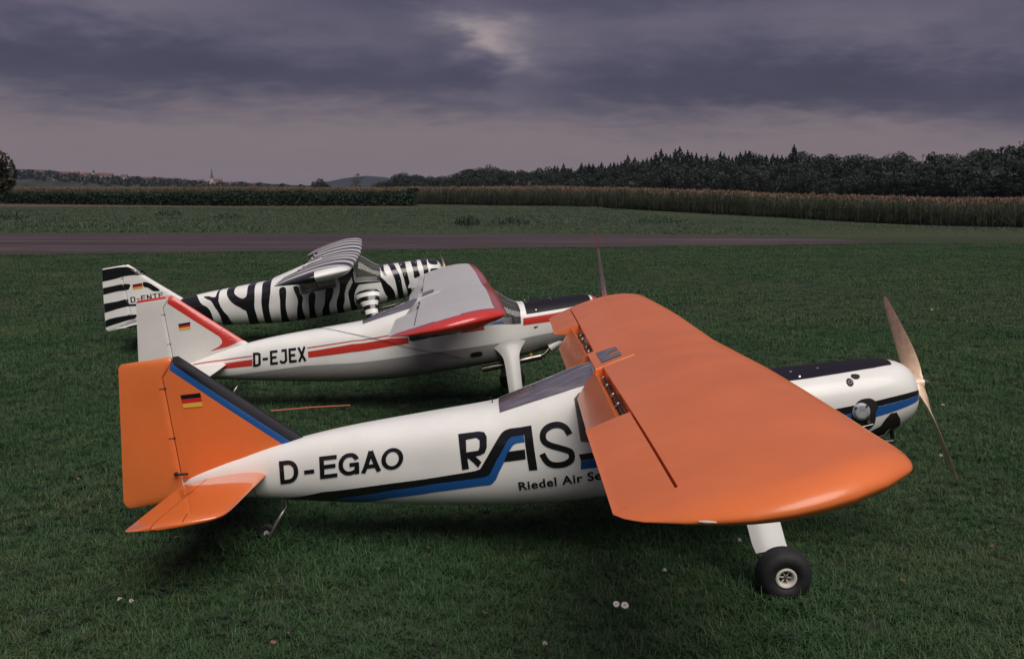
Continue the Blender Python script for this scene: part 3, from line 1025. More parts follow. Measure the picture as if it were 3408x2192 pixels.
    if spec.get('skylight', True):
        V2, F2 = [], []
        for x in (1.598, 1.627, 1.648, 1.674):
            zt, zb = wing_top(x, 0)
            hb = 0.130 - max(0, (x - 1.60)) * 0.22
            for y in (-hb, -0.024 if x > 1.645 else -0.002, 0.024 if x > 1.645 else 0.002, hb):
                V2.append((x, y, zt + 0.0085))
        for i in range(3):
            for k in (0, 1, 2):
                if k == 1 and i >= 1:
                    continue
                F2.append((i * 4 + k, i * 4 + k + 1, (i + 1) * 4 + k + 1, (i + 1) * 4 + k))
        part('skylight', V2, F2, 'skypane', cf, smooth=False)
    if spec.get('tip_mark'):
        for s in (-1,):
            s2 = wing_sec(-2.062)
            xm = 1.63
            V2, F2 = [], []
            zz = wing_top(1.62, -2.055)
            zz = zz[1] + 0.66 * (zz[0] - zz[1])
            tube('tip_chip', [(1.602, -2.018, zz), (1.614, -2.027, zz), (1.628, -2.036, zz)], [0.0015, 0.003, 0.0015], 'rim', w, 6)
    return w


def fin_le(z):
    return 0.464 + (0.197 - z) * 1.0945


def fin_half(x, z):
    d = np.maximum(fin_le(z) - x, 0)
    t = 0.024 * np.minimum(1, np.sqrt(np.maximum(d, 0) / 0.06))
    taper = np.clip((x + 0.0) / 0.22, 0, 1)
    t = np.minimum(t, 0.0110 + 0.014 * taper)
    top = np.clip((0.560 - z) / 0.03, 0, 1)
    return t * np.sqrt(top)


def build_fin(root, spec):
    zs = [0.09, 0.13, 0.17, 0.21, 0.25, 0.29, 0.33, 0.37, 0.41, 0.45, 0.49, 0.515, 0.53, 0.541, 0.549, 0.555, 0.558, 0.560]
    V, F, mi = [], [], []
    n = 15
    for z in zs:
        xl = fin_le(z)
        if z > 0.52:
            xl = min(xl, 0.118 - (z - 0.52) * 0.2 - max(0, z - 0.545) * 2.0)
        xh = 0.0 if z <= 0.49 else min(0.044, (z - 0.49) / 0.051 * 0.044)
        D = np.array([0, .002, .006, .014, .028, .040, .051, .062, .075, .088, .14, .2, .28, .4, 1.0])
        X = np.maximum(xl - D, xh)
        X[-1] = xh
        for x in X:
            d = max(xl - x, 0)
            y = float(fin_half(x, z)) if z <= 0.52 else float(0.0125 * min(1, math.sqrt(d / 0.05)) * math.sqrt(max(0, (0.560 - z) / 0.03)) if (0.560 - z) < 0.03 else 0.0125 * min(1, math.sqrt(d / 0.05)))
            V.append((x, -y, z))
        for x in X:
            d = max(xl - x, 0)
            y = -V[len(V) - n][1]
            V.append((x, y, z))
    r = 2 * n
    for j in range(len(zs) - 1):
        zm = (zs[j] + zs[j + 1]) / 2
        for side in (0, 1):
            for i in range(n - 1):
                a = j * r + side * n + i
                f = (a, a + 1, a + 1 + r, a + r)
                if side:
                    f = f[::-1]
                F.append(f)
                dm = (([0, .002, .006, .014, .028, .040, .051, .062, .075, .088, .14, .2, .28, .4, 1.0][i]))
                mi.append(spec['fin_fn'](dm + 0.001, zm) if spec.get('fin_fn') else 0)
        a = j * r + n - 1
        F.append((a, a + n, a + n + r, a + r))
        mi.append(0)
    bm = bmesh.new()
    me = mesh_from('fin', V, F, spec['fin_mats'], mi, smooth=False)
    bm.from_mesh(me)
    bmesh.ops.remove_doubles(bm, verts=bm.verts[:], dist=1e-5)
    bmesh.ops.dissolve_degenerate(bm, dist=1e-6, edges=bm.edges[:])
    bmesh.ops.recalc_face_normals(bm, faces=bm.faces)
    for f in bm.faces:
        f.smooth = True
    bm.to_mesh(me)
    bm.free()
    me.set_sharp_from_angle(angle=math.radians(50))
    fin = link(bpy.data.objects.new('fin', me), root)
    # rudder
    zs = [0.022, 0.026, 0.034, 0.05, 0.07, 0.12, 0.2, 0.3, 0.4, 0.49, 0.51, 0.53, 0.545, 0.551, 0.556, 0.559, 0.561]
    V, F, mi = [], [], []
    for z in zs:
        xh = -0.004 if z <= 0.49 else -0.004 + min(0.044, (z - 0.49) / 0.051 * 0.044)
        xt = -0.236 + (z - 0.07) / 0.483 * 0.076
        if z < 0.045:
            xt = -0.236 + ((0.045 - z) / 0.023) ** 2 * 0.014
        if z > 0.545:
            xt += ((z - 0.545) / 0.016) ** 2 * 0.012
            xh -= ((z - 0.545) / 0.016) ** 2 * 0.004
        e = min(1, max(0.06, math.sqrt(max(0, min((0.561 - z) / 0.02, (z - 0.022) / 0.02)))))
        for k in (0, .03, .12, .3, .55, .8, .96, 1.0):
            x = xh + (xt - xh) * k
            y = (0.0118 * (1 - k) + 0.0022) * e * (0.72 if k == 0 else 1)
            V.append((x, -y, z))
        for k in (1.0, .96, .8, .55, .3, .12, .03, 0):
            x = xh + (xt - xh) * k
            y = (0.0118 * (1 - k) + 0.0022) * e * (0.72 if k == 0 else 1)
            V.append((x, y, z))
    r = 16
    for j in range(len(zs) - 1):
        for i in range(r):
            i2 = (i + 1) % r
            F.append((j * r + i, j * r + i2, (j + 1) * r + i2, (j + 1) * r + i))
            mi.append(spec['rud_fn'](V[j * r + i][0], (zs[j] + zs[j + 1]) / 2) if spec.get('rud_fn') else 0)
    F.append(tuple(range(r)))
    mi.append(0)
    F.append(tuple((len(zs) - 1) * r + i for i in reversed(range(r))))
    mi.append(1 if spec.get('rud_fn') else 0)
    rud = part('rudder', V, F, spec['rud_mats'], root, mi, sharp=40)
    for z in (0.262, 0.45):
        tube('rudder_hinge', [(-0.022, -0.0125, z), (0.004, -0.0125, z)], 0.0022, 'darkmetal', rud, 6)
    tube('control_horn', [(-0.018, -0.012, 0.128), (-0.016, -0.030, 0.130)], 0.007, 'darkmetal', rud, 8)
    tube('control_rod', [(-0.016, -0.028, 0.128), (0.030, -0.030, 0.124)], 0.0045, 'darkmetal', rud, 8)
    return fin, rud


def fin_decal(name, loops, mat, parent, eps=0.0012, bm=None, curve=0, trim=False):
    if bm is None:
        L = [smooth_closed(l, curve) if curve else l for l in loops]
        bm = poly_bm(L)
        if trim:      # cut off along the trailing edge of the rudder
            bmesh.ops.bisect_plane(bm, geom=bm.verts[:] + bm.edges[:] + bm.faces[:], dist=1e-6, plane_co=(-0.2445, 0.01, 0), plane_no=(0.157, -1, 0) if False else (1, -0.1573, 0), clear_inner=True)
        for k, grid in ((0, np.arange(-0.24, 0.55, 0.02)), (1, np.arange(0.03, 0.57, 0.02))):
            c = [v.co[k] for v in bm.verts]
            for g in grid:
                if min(c) < g < max(c):
                    bmesh.ops.bisect_plane(bm, geom=bm.verts[:] + bm.edges[:] + bm.faces[:], dist=1e-6,
                                           plane_co=((g, 0, 0) if k == 0 else (0, g, 0)), plane_no=((1, 0, 0) if k == 0 else (0, 1, 0)))

    def fn(c):
        x, z = c[:, 0], c[:, 1]
        yf = fin_half(np.minimum(x, fin_le(z) - 0.0005), z)
        xt = -0.236 + (z - 0.07) / 0.483 * 0.076
        kk = np.clip((x + 0.004) / (xt + 0.004), 0, 1)
        yr = 0.0118 * (1 - kk) + 0.0022
        xhh = np.where(z > 0.49, np.minimum(0.044, (z - 0.49) / 0.051 * 0.044), 0.0)
        y = np.where(x < xhh, np.maximum(yr, 0.0125 * np.clip((xhh - x) < 0.02, 0, 1)), np.maximum(yf, 0.003))
        return np.stack([x, -(y + eps), z], -1)
    map_bm(bm, fn)
    for f in bm.faces:
        f.normal_update()
        if f.normal.y > 0:
            f.normal_flip()
    me = bpy.data.meshes.new(name)
    bm.to_mesh(me)
    bm.free()
    me.materials.append(MAT[mat])
    return link(bpy.data.objects.new(name, me), parent)


STAB_LE = [(0.0, .326), (.30, .326), (.52, .323), (.560, .317), (.584, .303), (.601, .268), (.611, .20), (.615, .12)]
STAB_TE = [(0.0, .0), (.55, .0), (.585, .002), (.600, .02), (.611, .07), (.615, .11)]


def stab_sec(a, s):
    x0 = float(np.interp(a, [p[0] for p in STAB_LE], [p[1] for p in STAB_LE]))
    x1 = float(np.interp(a, [p[0] for p in STAB_TE], [p[1] for p in STAB_TE]))
    e = max(0, (a - 0.50) / 0.118)
    ts = math.sqrt(max(0.02, 1 - e ** 2.5))
    return dict(y=s * a, x0=x0, x1=x1, z=0.085, dz=0.0, t=0.105 * ts, u0=0.0, u1=1.0, camber=0.0, cz=0.326)


def build_stab(root, mat, xh=0.098):
    A = (0.0, 0.03, 0.1, 0.3, 0.45, 0.50, 0.53, 0.555, 0.575, 0.588, 0.598, 0.606, 0.611, 0.6145)
    for s in (-1, 1):
        secs = []
        for a in A:
            q = stab_sec(a, s)
            q['u1'] = max(0.05, min(1.0, (q['x0'] - xh) / (q['x0'] - q['x1'])))
            secs.append(q)
        V, F = loft(secs, 14)
        st = part('tailplane', V, F, mat, root, sharp=45)
        secs = []
        for a in (0.028,) + A[2:12]:
            q = stab_sec(a, s)
            q['u0'] = (q['x0'] - xh + 0.004) / (q['x0'] - q['x1'])
            secs.append(q)
        V, F = loft(secs, 12)
        part('elevator', V, F, mat, root, sharp=45)
        pts = []
        for a in (0.545, 0.575, 0.592, 0.603, 0.608):
            q = stab_sec(a, s)
            u = (q['x0'] - (0.195 + 0.06 * (a - 0.545))) / (q['x0'] - q['x1'])
            pts.append((0.195 + 0.06 * (a - 0.545), s * a, q['z'] + airfoil(np.array([u]), q['t'], 0)[0][0] * q['cz'] - 0.0006))
        tube('seam', pts, 0.0016, 'darkmetal', st, 5)


def build_prop(root, hub, L, ang, mat, tipmat, flip=1, nut='metal', chord=0.060):
    pr_ = empty('propeller')
    pr_.parent = root
    for s in (1, -1):
        V, F, mi = [], [], []
        R = [0.012, 0.03, 0.05, 0.08, 0.12, 0.17, 0.22, 0.27, 0.31, 0.34, 0.365, 0.382, 0.392, 0.397]
        C = [0.034, 0.034, 0.040, 0.050, 0.058, 0.060, 0.056, 0.048, 0.041, 0.035, 0.029, 0.022, 0.013, 0.004]
        T = [0.028, 0.026, 0.022, 0.017, 0.013, 0.010, 0.008, 0.0065, 0.0055, 0.005, 0.0045, 0.004, 0.003, 0.0015]
        er = Vector((0, math.cos(ang), math.sin(ang))) * s
        et = Vector((0, -math.sin(ang), math.cos(ang))) * s * flip
        ex = Vector((1, 0, 0))
        n = 12
        for r, c, t in zip(R, C, T):
            r = r * L / 0.397
            c = c * chord / 0.060
            b = math.atan2(0.30, 2 * math.pi * max(r, 0.05))
            cv = et * math.cos(b) + ex * math.sin(b)
            tv = ex * math.cos(b) - et * math.sin(b)
            for k in range(n):
                q = 2 * math.pi * k / n
                V.append(Vector(hub) + er * r + cv * (0.5 * c * math.cos(q)) + tv * (0.5 * t * math.sin(q) * (1 if math.sin(q) > 0 else 0.6)))
        for j in range(len(R) - 1):
            for k in range(n):
                k2 = (k + 1) % n
                F.append((j * n + k, j * n + k2, (j + 1) * n + k2, (j + 1) * n + k))
                mi.append(1 if (tipmat and R[j] >= 0.30) else 0)
        F.append(tuple((len(R) - 1) * n + k for k in range(n)))
        mi.append(1 if tipmat else 0)
        b = part('blade', V, F, [mat] + ([tipmat] if tipmat else []), root, mi, sharp=60)
        b.parent = pr_
    h = lathe('hub', [(-0.020, 0.0), (-0.020, 0.022), (0.014, 0.024), (0.016, 0.020)], mat, pr_, hub, (1, 0, 0), 20)
    sp = lathe('spinner_nut', [(0.012, 0.019), (0.018, 0.019), (0.022, 0.015), (0.032, 0.0135), (0.036, 0.010), (0.037, 0.0)], nut, pr_, hub, (1, 0, 0), 20)
    return pr_


def build_gear(root, spec):
    LEGP = spec['leg_path']      # y, z, x centre, chord, thickness
    for s in (-1, 1):
        V, F, mi = [], [], []
        n = 16
        P = np.array(LEGP, float)
        m = spec.get('leg_steps', 22)
        tt = np.linspace(0, len(P) - 1, m)
        Q = np.stack([pchip(np.arange(len(P)), P[:, k], tt) for k in range(5)], -1)
        for i in range(m):
            y, z, xcn, ch, th = Q[i]
            j0, j1 = max(i - 1, 0), min(i + 1, m - 1)
            d = np.array([Q[j1, 0] - Q[j0, 0], Q[j1, 1] - Q[j0, 1]])
            d /= np.linalg.norm(d)
            nv = np.array([-d[1], d[0]])
            for k in range(n):
                q = 2 * math.pi * k / n
                cx, sx_ = math.cos(q), math.sin(q)
                cx = math.copysign(abs(cx) ** 0.75, cx)
                if spec.get('leg_crease'):
                    sx_ = math.copysign(min(1.0, 1.25 * (1 - abs(cx + 0.1) / 1.1) ** 0.9) if abs(cx + .1) < 1.1 else 0, sx_)
                V.append((xcn + 0.5 * ch * cx, s * (y + nv[0] * 0.5 * th * sx_), z + nv[1] * 0.5 * th * sx_))
        for i in range(m - 1):
            for k in range(n):
                k2 = (k + 1) % n
                F.append((i * n + k, i * n + k2, (i + 1) * n + k2, (i + 1) * n + k))
                mi.append(spec['leg_fn'](i) if spec.get('leg_fn') else 0)
        F.append(tuple(range(n)))
        mi.append(0)
        F.append(tuple((m - 1) * n + k for k in reversed(range(n))))
        mi.append(0)
        lg = part('landing_leg', V, F, spec['leg_mats'], root, mi, sharp=28 if spec.get('leg_crease') else 50)
        c = Vector((spec['wheel_x'], s * spec['wheel_y'], -0.3955))
        ax = Vector((0.0, s, -0.06)).normalized()
        wh = empty('wheel')
        wh.parent = root
        R = 0.088
        prof = [(0.030, 0.033), (0.038, 0.036), (0.045, 0.046), (0.0475, 0.057), (0.045, 0.069), (0.037, 0.080), (0.022, 0.0865), (0.008, 0.088), (0.006, 0.0872), (-0.006, 0.0872), (-0.008, 0.088),
                (-0.022, 0.0865), (-0.037, 0.080), (-0.045, 0.069), (-0.0475, 0.057), (-0.045, 0.046), (-0.038, 0.036), (-0.030, 0.033)]
        lathe('tyre', prof, 'rubber', wh, c, ax, 40)
        rimp = [(0.012, 0.0), (0.012, 0.021), (0.034, 0.0225), (0.040, 0.025), (0.042, 0.030), (0.039, 0.0345), (0.030, 0.034), (-0.030, 0.034), (-0.039, 0.0345), (-0.042, 0.030), (-0.040, 0.025), (-0.034, 0.0225), (-0.012, 0.021), (-0.012, 0.0)]
        rm = lathe('rim', rimp, 'rim', wh, c, ax, 32)
        a = ax.cross(Vector((1, 0, 0))).normalized()
        b = ax.cross(a)
        lathe('hub_recess', [(0.0125, 0.0), (0.0127, 0.0205)], 'hole', wh, c, ax, 24)
        lathe('axle_cap', [(0.012, 0.006), (0.031, 0.006), (0.033, 0.0)], 'metal', wh, c, ax, 14)
        for k in range(6):
            q = math.pi * k / 3 + 0.3
            dv = a * math.cos(q) + b * math.sin(q)
            tube('spoke', [c + ax * 0.026 + dv * 0.004, c + ax * 0.026 + dv * 0.0225], 0.0026, 'rim', wh, 6)
        tube('axle', [c - ax * 0.0, c - ax * 0.055], 0.008, 'metal', wh, 10)
    # tail wheel
    tw = empty('tail_wheel')
    tw.parent = root
    tube('strut', [(0.365, 0.0, -0.02), (0.361, -0.0, -0.062), (0.345, -0.010, -0.078), (0.325, -0.024, -0.105), (0.305, -0.026, -0.135), (0.284, -0.026, -0.160)], [0.007, 0.007, 0.0075, 0.0075, 0.0075, 0.0085], 'metal', tw, 8)
    lathe('tyre', [(0.010, 0.010), (0.013, 0.016), (0.013, 0.028), (0.007, 0.035), (0, 0.036), (-0.007, 0.035), (-0.013, 0.028), (-0.013, 0.016), (-0.010, 0.010)], 'rubber', tw, (0.272, 0.0, -0.148), (0, 1, 0), 28)
    lathe('rim', [(-0.011, 0), (-0.011, 0.011), (0.011, 0.011), (0.011, 0)], 'rim', tw, (0.272, 0, -0.148), (0, 1, 0), 16)
    tube('axle', [(0.272, 0.02, -0.148), (0.277, -0.030, -0.152)], 0.005, 'metal', tw, 8)


GLASS_FRONT = [(1.955, 2.5), (2.178, 2.5), (2.188, 40), (2.180, 89.0), (2.035, 89.0), (2.000, 62), (1.955, 50)]
GLASS_REAR = [(1.480, 1.2), (1.50, 0.6), (1.77, 0.6), (1.79, 1.2), (1.79, 36), (1.77, 41), (1.50, 41), (1.480, 36)]


def inside(poly, p):
    x, y = p
    c = False
    j = len(poly) - 1
    for i in range(len(poly)):
        xi, yi = poly[i]
        xj, yj = poly[j]
        if (yi > y) != (yj > y) and x < (xj - xi) * (y - yi) / (yj - yi) + xi:
            c = not c
        j = i
    return c


def build_fuselage(root, spec):
    res = bmesh.new()
    gl = {(k, sd_): bmesh.new() for k in ('front', 'rear') for sd_ in (-1, 1)}
    polys = {'front': [tuple(p) for p in to_w(GLASS_FRONT)], 'rear': [tuple(p) for p in to_w(GLASS_REAR)]}
    for side in (-1, 1):
        bm = bmesh.new()
        grid = [[bm.verts.new((x, w * PS, 0)) for w in WS] for x in XS]
        for i in range(len(XS) - 1):
            for j in range(len(WS) - 1):
                bm.faces.new((grid[i][j], grid[i + 1][j], grid[i + 1][j + 1], grid[i][j + 1]))
        for key, poly in polys.items():
            xs_ = [p[0] for p in poly]
            ys_ = [p[1] for p in poly]
            for i in range(len(poly)):
                a, b = Vector((*poly[i], 0)), Vector((*poly[(i + 1) % len(poly)], 0))
                d = b - a
                fs = [f for f in bm.faces if min(xs_) - .03 < f.calc_center_median().x < max(xs_) + .03 and
                      min(ys_) - .02 < f.calc_center_median().y < max(ys_) + .02]
                ge = set(fs)
                for f in fs:
                    ge.update(f.edges)
                    ge.update(f.verts)
                bmesh.ops.bisect_plane(bm, geom=list(ge), dist=1e-6, plane_co=a, plane_no=(-d.y, d.x, 0))
        bm.normal_update()
        for key, poly in polys.items():
            fs = [f for f in bm.faces if inside(poly, f.calc_center_median()[:2])]
            g = gl[(key, side)]
            vm_ = {}
            for f in fs:
                vl = []
                for v in f.verts:
                    if v not in vm_:
                        q = surf(np.array([v.co.x]), np.array([v.co.y / PS]), side, 0.0)[0]
                        vm_[v] = g.verts.new(q)
                    vl.append(vm_[v])
                try:
                    g.faces.new(vl)
                except ValueError:
                    pass
            bmesh.ops.delete(bm, geom=fs, context='FACES')
        map_bm(bm, lambda c: surf(c[:, 0], c[:, 1] / PS, side, 0.0))
        me = bpy.data.meshes.new("t")
        bm.to_mesh(me)
        bm.free()
        res.from_mesh(me)
        bpy.data.meshes.remove(me)
    bmesh.ops.remove_doubles(res, verts=res.verts[:], dist=2e-5)
    bmesh.ops.holes_fill(res, edges=[e for e in res.edges if e.is_boundary and (e.verts[0].co.x > 2.727 or e.verts[0].co.x < -0.004)], sides=200)
    fus = bm_part('fuselage', res, spec['body'], root, sharp=50)
    for (key, sd_), g in gl.items():
        bmesh.ops.remove_doubles(g, verts=g.verts[:], dist=2e-5)
        for f in g.faces:
            f.normal_update()
            c_ = f.calc_center_median()
            if f.normal.dot(Vector((0, c_.y, c_.z - 0.05))) < 0:
                f.normal_flip()
        bm_part('windscreen' if key == 'front' else 'side_window', g, spec.get('glass_' + key, 'glass'), fus, sharp=60, recalc=False)
    # cabin fittings seen through the glass
    V, F = [], []
    box_geo(V, F, (1.43, -0.17, -0.02), (2.15, 0.17, -0.005))
    part('cabin_floor', V, F, 'lining', fus, smooth=False)
    for x_, h_ in ((1.43, 0.225), (2.145, 0.10)):
        V, F = [], []
        box_geo(V, F, (x_, -0.15, -0.004), (x_ + 0.02, 0.15, h_))
        part('cabin_bulkhead', V, F, 'lining' if x_ < 2 else 'dash', fus, smooth=False)
    for xx, yy in ((1.945, -0.09), (1.945, 0.09), (1.60, -0.09), (1.60, 0.09)):
        V, F = [], []
        box_geo(V, F, (xx, yy - 0.065, 0.0), (xx + 0.14, yy + 0.065, 0.055))
        part('seat_cushion', V, F, spec['seat'], fus, smooth=False)
        V, F = [], []
        box_geo(V, F, (xx - 0.02, yy - 0.065, 0.056), (xx + 0.02, yy + 0.065, 0.235))
        V = [(v[0] - (v[2] - 0.05) * 0.2, v[1], v[2]) for v in V]
        part('seat_back', V, F, spec['seat'], fus, smooth=False)
    return fus


def aircraft(name, label, pose, spec):
    root = bpy.data.objects.new(name, None)
    COL.objects.link(root)
    yaw, att, bank = pose['yaw'], pose['att'], pose['bank']
    R = (Matrix.Rotation(yaw, 3, 'Z') @ Matrix(((math.cos(att), 0, -math.sin(att)), (0, 1, 0), (math.sin(att), 0, math.cos(att))))
         @ Matrix.Rotation(bank, 3, 'X'))
    s = pose['s']
    c = Vector((1.6, 0.0, -0.41))
    t = Vector((pose['px'], pose['py'], pose['z0']))
    root.location = t + R @ c * s
    root.rotation_euler = R.to_euler()
    root.scale = (s, s, s)
    tag(root, label, 'aeroplane')
    fus = build_fuselage(root, spec)
    build_wing(root, spec)
    fin, rud = build_fin(root, spec)
    build_stab(root, spec['stab'])
    build_prop(root, spec.get('hub', (2.748, 0, 0.045)), spec.get('prop_len', 0.397), spec['prop_ang'], spec['prop'], spec.get('prop_tip'), spec.get('prop_flip', 1), chord=spec.get('prop_chord', 0.060))
    build_gear(root, spec)
    spec['paint'](root, fus, fin, rud)
    for ch in root.children:
        ch.location = Vector(ch.location) - c
    return root


def flag(root, fin, quad):
    q = np.asarray(quad, float)      # upper-left, upper-right, lower-right, lower-left
    for k, m in enumerate(('blackpaint', 'flagred', 'gold')):
        a, b = k / 3, (k + 1) / 3
        lp = [q[0] + (q[3] - q[0]) * a, q[1] + (q[2] - q[1]) * a, q[1] + (q[2] - q[1]) * b, q[0] + (q[3] - q[0]) * b]
        fin_decal('flag_band', [lp], m, fin, eps=0.0022)


def xz_to_xth(loop, side=-1):
    return [(x, float(th_of(x, z))) for x, z in loop]


def z_of(x, th):
    return float(S(x, th, -1)[2])


def disc_xz(x, z, rx, rz=None, n=20, sq=1.0):
    rz = rz or rx
    o = []
    for k in range(n):
        q = 2 * math.pi * k / n
        c, s = math.cos(q), math.sin(q)
        o.append((x + rx * math.copysign(abs(c) ** sq, c), z + rz * math.copysign(abs(s) ** sq, s)))
    return o


# ------------------------------------------------------------------ aeroplane 1: orange and white
POSE_A = dict(px=-1.2097, py=3.6332, z0=.1438, yaw=-.0007, att=.1553, bank=-.0248, s=1.0)
POSE_B = dict(px=-2.0235, py=5.9909, z0=.1524, yaw=.076, att=.1534, bank=-.0157, s=.9654)
POSE_C = dict(px=-3.273, py=8.6139, z0=.1389, yaw=.123, att=.1697, bank=.0102, s=.9949)


def screws(fus, pts, name='screw'):
    for x, th, side in pts:
        p = surf(np.array([x]), w_of_th(np.array([th])), side, 0.001)[0]
        n = Vector((0, p[1], p[2] - 0.03)).normalized()
        lathe(name, [(0.0, 0.0055), (0.003, 0.0055), (0.004, 0.003), (0.004, 0.0)], 'metal', fus, p, n, 10)


def top_fix(lp, hi=54, lo=-58):
    return [(x, 89.9 if t > hi else (-89.9 if t < lo else t)) for x, t in lp]


def paint_a(root, fus, fin, rud):
    side_lettering('letter', stroke_letters("D-EGAO", 1.24, style='round'), DEC['A_txt'], 'blackpaint', fus)
    black = [(.295, -76), (.40, -52), (.524, -31)] + DEC['A_blk'] + [(.602, -44), (.462, -76)]
    wrap('black_stripe', [black], 'blackpaint', fus, eps=0.0014)
    blue = [(.462, -76), (.602, -44)] + DEC['A_blu'] + [(.679, -58.9), (.564, -76)]
    wrap('blue_stripe', [blue], 'blue', fus, eps=0.0012)
    wrap('logo_letter', [DEC['A_bar']], 'blackpaint', fus, eps=0.0018)
    wrap('logo_letter', [DEC['A_R'], DEC['A_Rh']], 'blackpaint', fus, eps=0.0018)
    sp = [(x, z_of(x, t)) for x, t in DEC['A_S']]
    sp = np.array(sp)
    t = np.linspace(0, len(sp) - 1, 50)
    tt = np.arange(len(sp))
    # smooth the traced centre line
    cs = np.stack([pchip(tt, sp[:, k], t) for k in (0, 1)], -1)
    for _ in range(3):
        cs[1:-1] = (cs[:-2] + 2 * cs[1:-1] + cs[2:]) / 4
    wrap('logo_letter', [xz_to_xth(stroke(cs, 0.0215))], 'blackpaint', fus, eps=0.0018)
    ref = letters_of(text_bm("Riedel Air Se", 0.022, 1.08))
    width = bounds(ref)[1][0]
    q4 = DEC['A_riedel']
    side_lettering('letter', letters_of(text_bm("Riedel Air Service", 0.022, 1.08)), [q4[0], q4[1], (1.536, q4[2][1] + 0.2), (1.534, q4[3][1] + 0.2)], 'blackpaint', fus, hi_=width)
    wrap('rear_window', [[(1.213, 54.9), (1.210, 89.9), (1.40, 89.9), (1.566, 89.9), (1.563, 47.9)]], 'rearpane', fus, both=True, eps=0.002)
    wrap('antiglare_panel', [[(2.205, 54), (2.327, 54.9), (2.472, 57.9), (2.56, 60), (2.633, 66), (2.640, 76), (2.645, 89.9), (2.205, 89.9)]], 'panelblack', fus, both=True)
    wrap('black_stripe', [[(1.468, -1.5), (1.533, -1.5), (2.377, 0), (2.524, 1), (2.680, 5.5), (2.717, 6.5), (2.717, -3), (2.680, -2), (2.504, -2.5), (2.414, -3.5), (1.533, -4.5), (1.471, -4.5)]],
         'blackpaint', fus, both=True)
    wrap('blue_stripe', [[(1.471, -4.7), (1.533, -4.7), (2.414, -3.7), (2.504, -2.8), (2.680, -2.4), (2.717, -3.4), (2.712, -14), (2.665, -12.5), (2.502, -12.5), (2.444, -11), (1.536, -10.5), (1.466, -10.5)]],
         'blue', fus, both=True)
    screws(fus, [(2.374, 80, -1), (2.275, 80, -1), (2.29, 62, -1)])
    # round port and teardrop hole in the cowl
    zc_ = z_of(2.452, 34.5)
    wrap('cowl_port', [xz_to_xth(disc_xz(2.452, zc_, 0.0125))], 'hole', fus)
    p = S(2.452, 34.5, -1)
    lathe('port_ring', [(0.0, 0.008), (0.002, 0.008), (0.002, 0.0045), (0.0, 0.0045)], 'darkmetal', fus, p + np.array([0, -0.0015, 0.0012]), (0, -0.8, 0.6), 20)
    zt = z_of(2.477, 44.5)
    wrap('cowl_port', [xz_to_xth([(2.464, zt + .004), (2.470, zt + .008), (2.484, zt + .007), (2.496, zt + .003), (2.494, zt - .004), (2.484, zt - .008), (2.474, zt - .007), (2.466, zt - .002)])], 'hole', fus)
    # cylinder head in its opening
    z0 = z_of(2.474, -8)
    op = disc_xz(2.478, z0 + 0.003, 0.045, 0.058, 28, 0.75)
    op = [(x + (0.012 if z > z0 + .02 else 0), z) for x, z in op]
    wrap('engine_opening', [xz_to_xth(op)], 'hole', fus, eps=0.0026)
    c = S(2.470, -3.5, -1) + np.array([0, 0.004, 0.0])
    head = lathe('cylinder_head', [(0.0, 0.029), (0.004, 0.031), (0.005, 0.027), (0.008, 0.027), (0.009, 0.031), (0.013, 0.031), (0.014, 0.027), (0.017, 0.027), (0.018, 0.024), (0.021, 0.0235), (0.022, 0.017), (0.020, 0.0)],
                 'alu', fus, c, (0, -1, 0.06), 36)
    for q in (0.8, 2.35, 3.93, 5.5):
        tube('head_bolt', [c + np.array([0.027 * math.cos(q), -0.016, 0.027 * math.sin(q)]), c + np.array([0.027 * math.cos(q), -0.024, 0.027 * math.sin(q)])], 0.0042, 'metal', fus, 8)
    d = S(2.478, -14, -1)
    for pts_, r_ in ([([d + np.array([-0.02, 0.0, -0.006]), d + np.array([-0.02, -0.012, -0.008])], 0.006), ([d + np.array([0.012, 0.0, -0.002]), d + np.array([0.014, -0.014, -0.002])], 0.007),
                                  ([d + np.array([-0.03, -0.004, -0.02]), d + np.array([0.03, -0.004, -0.014])], 0.003)]):
        tube('engine_fitting', pts_, r_, 'metal', fus, 8)
    wrap('air_outlet', [[(2.42, -46), (2.48, -34), (2.54, -28), (2.562, -18), (2.580, -13.5), (2.602, -15), (2.618, -30), (2.630, -64), (2.62, -89), (2.42, -89)]], 'hole', fus, eps=0.002, both=True)
    b = S(2.56, -52, -1)
    for pts_, r_ in ([([b + np.array([-0.06, -0.006, -0.012]), b + np.array([0.0, -0.012, -0.004]), b + np.array([0.036, -0.008, 0.03])], 0.006),
                                   ([b + np.array([-0.05, -0.004, -0.024]), b + np.array([0.03, -0.006, -0.030])], 0.009),
                                   ([b + np.array([0.03, -0.006, 0.034]), b + np.array([0.03, -0.002, -0.035])], 0.007)]):
        tube('exhaust_bracket', pts_, r_, 'darkmetal', fus, 8)
    flag(root, fin, DEC['A_flag'])
    wrap('panel_seam', [[(0.268, -8), (0.2705, -8), (0.2725, -80), (0.270, -80)]], 'panelblack', fus, both=True)
    # aerial wire along the ridge
    tube('aerial_wire', [(0.36, 0.0, 0.30), (0.75, 0.0, 0.262), (1.19, -0.006, 0.232)], 0.0005, 'wire', fus, 5)
    tube('aerial_hook', [(1.185, -0.006, 0.214), (1.188, -0.006, 0.230), (1.176, -0.006, 0.236)], 0.0035, 'wire', fus, 6)


MAT['alu'] = principled("cast_aluminium", (0.46, 0.46, 0.48), 0.5, metal=0.6, var=0.15, vscale=40)

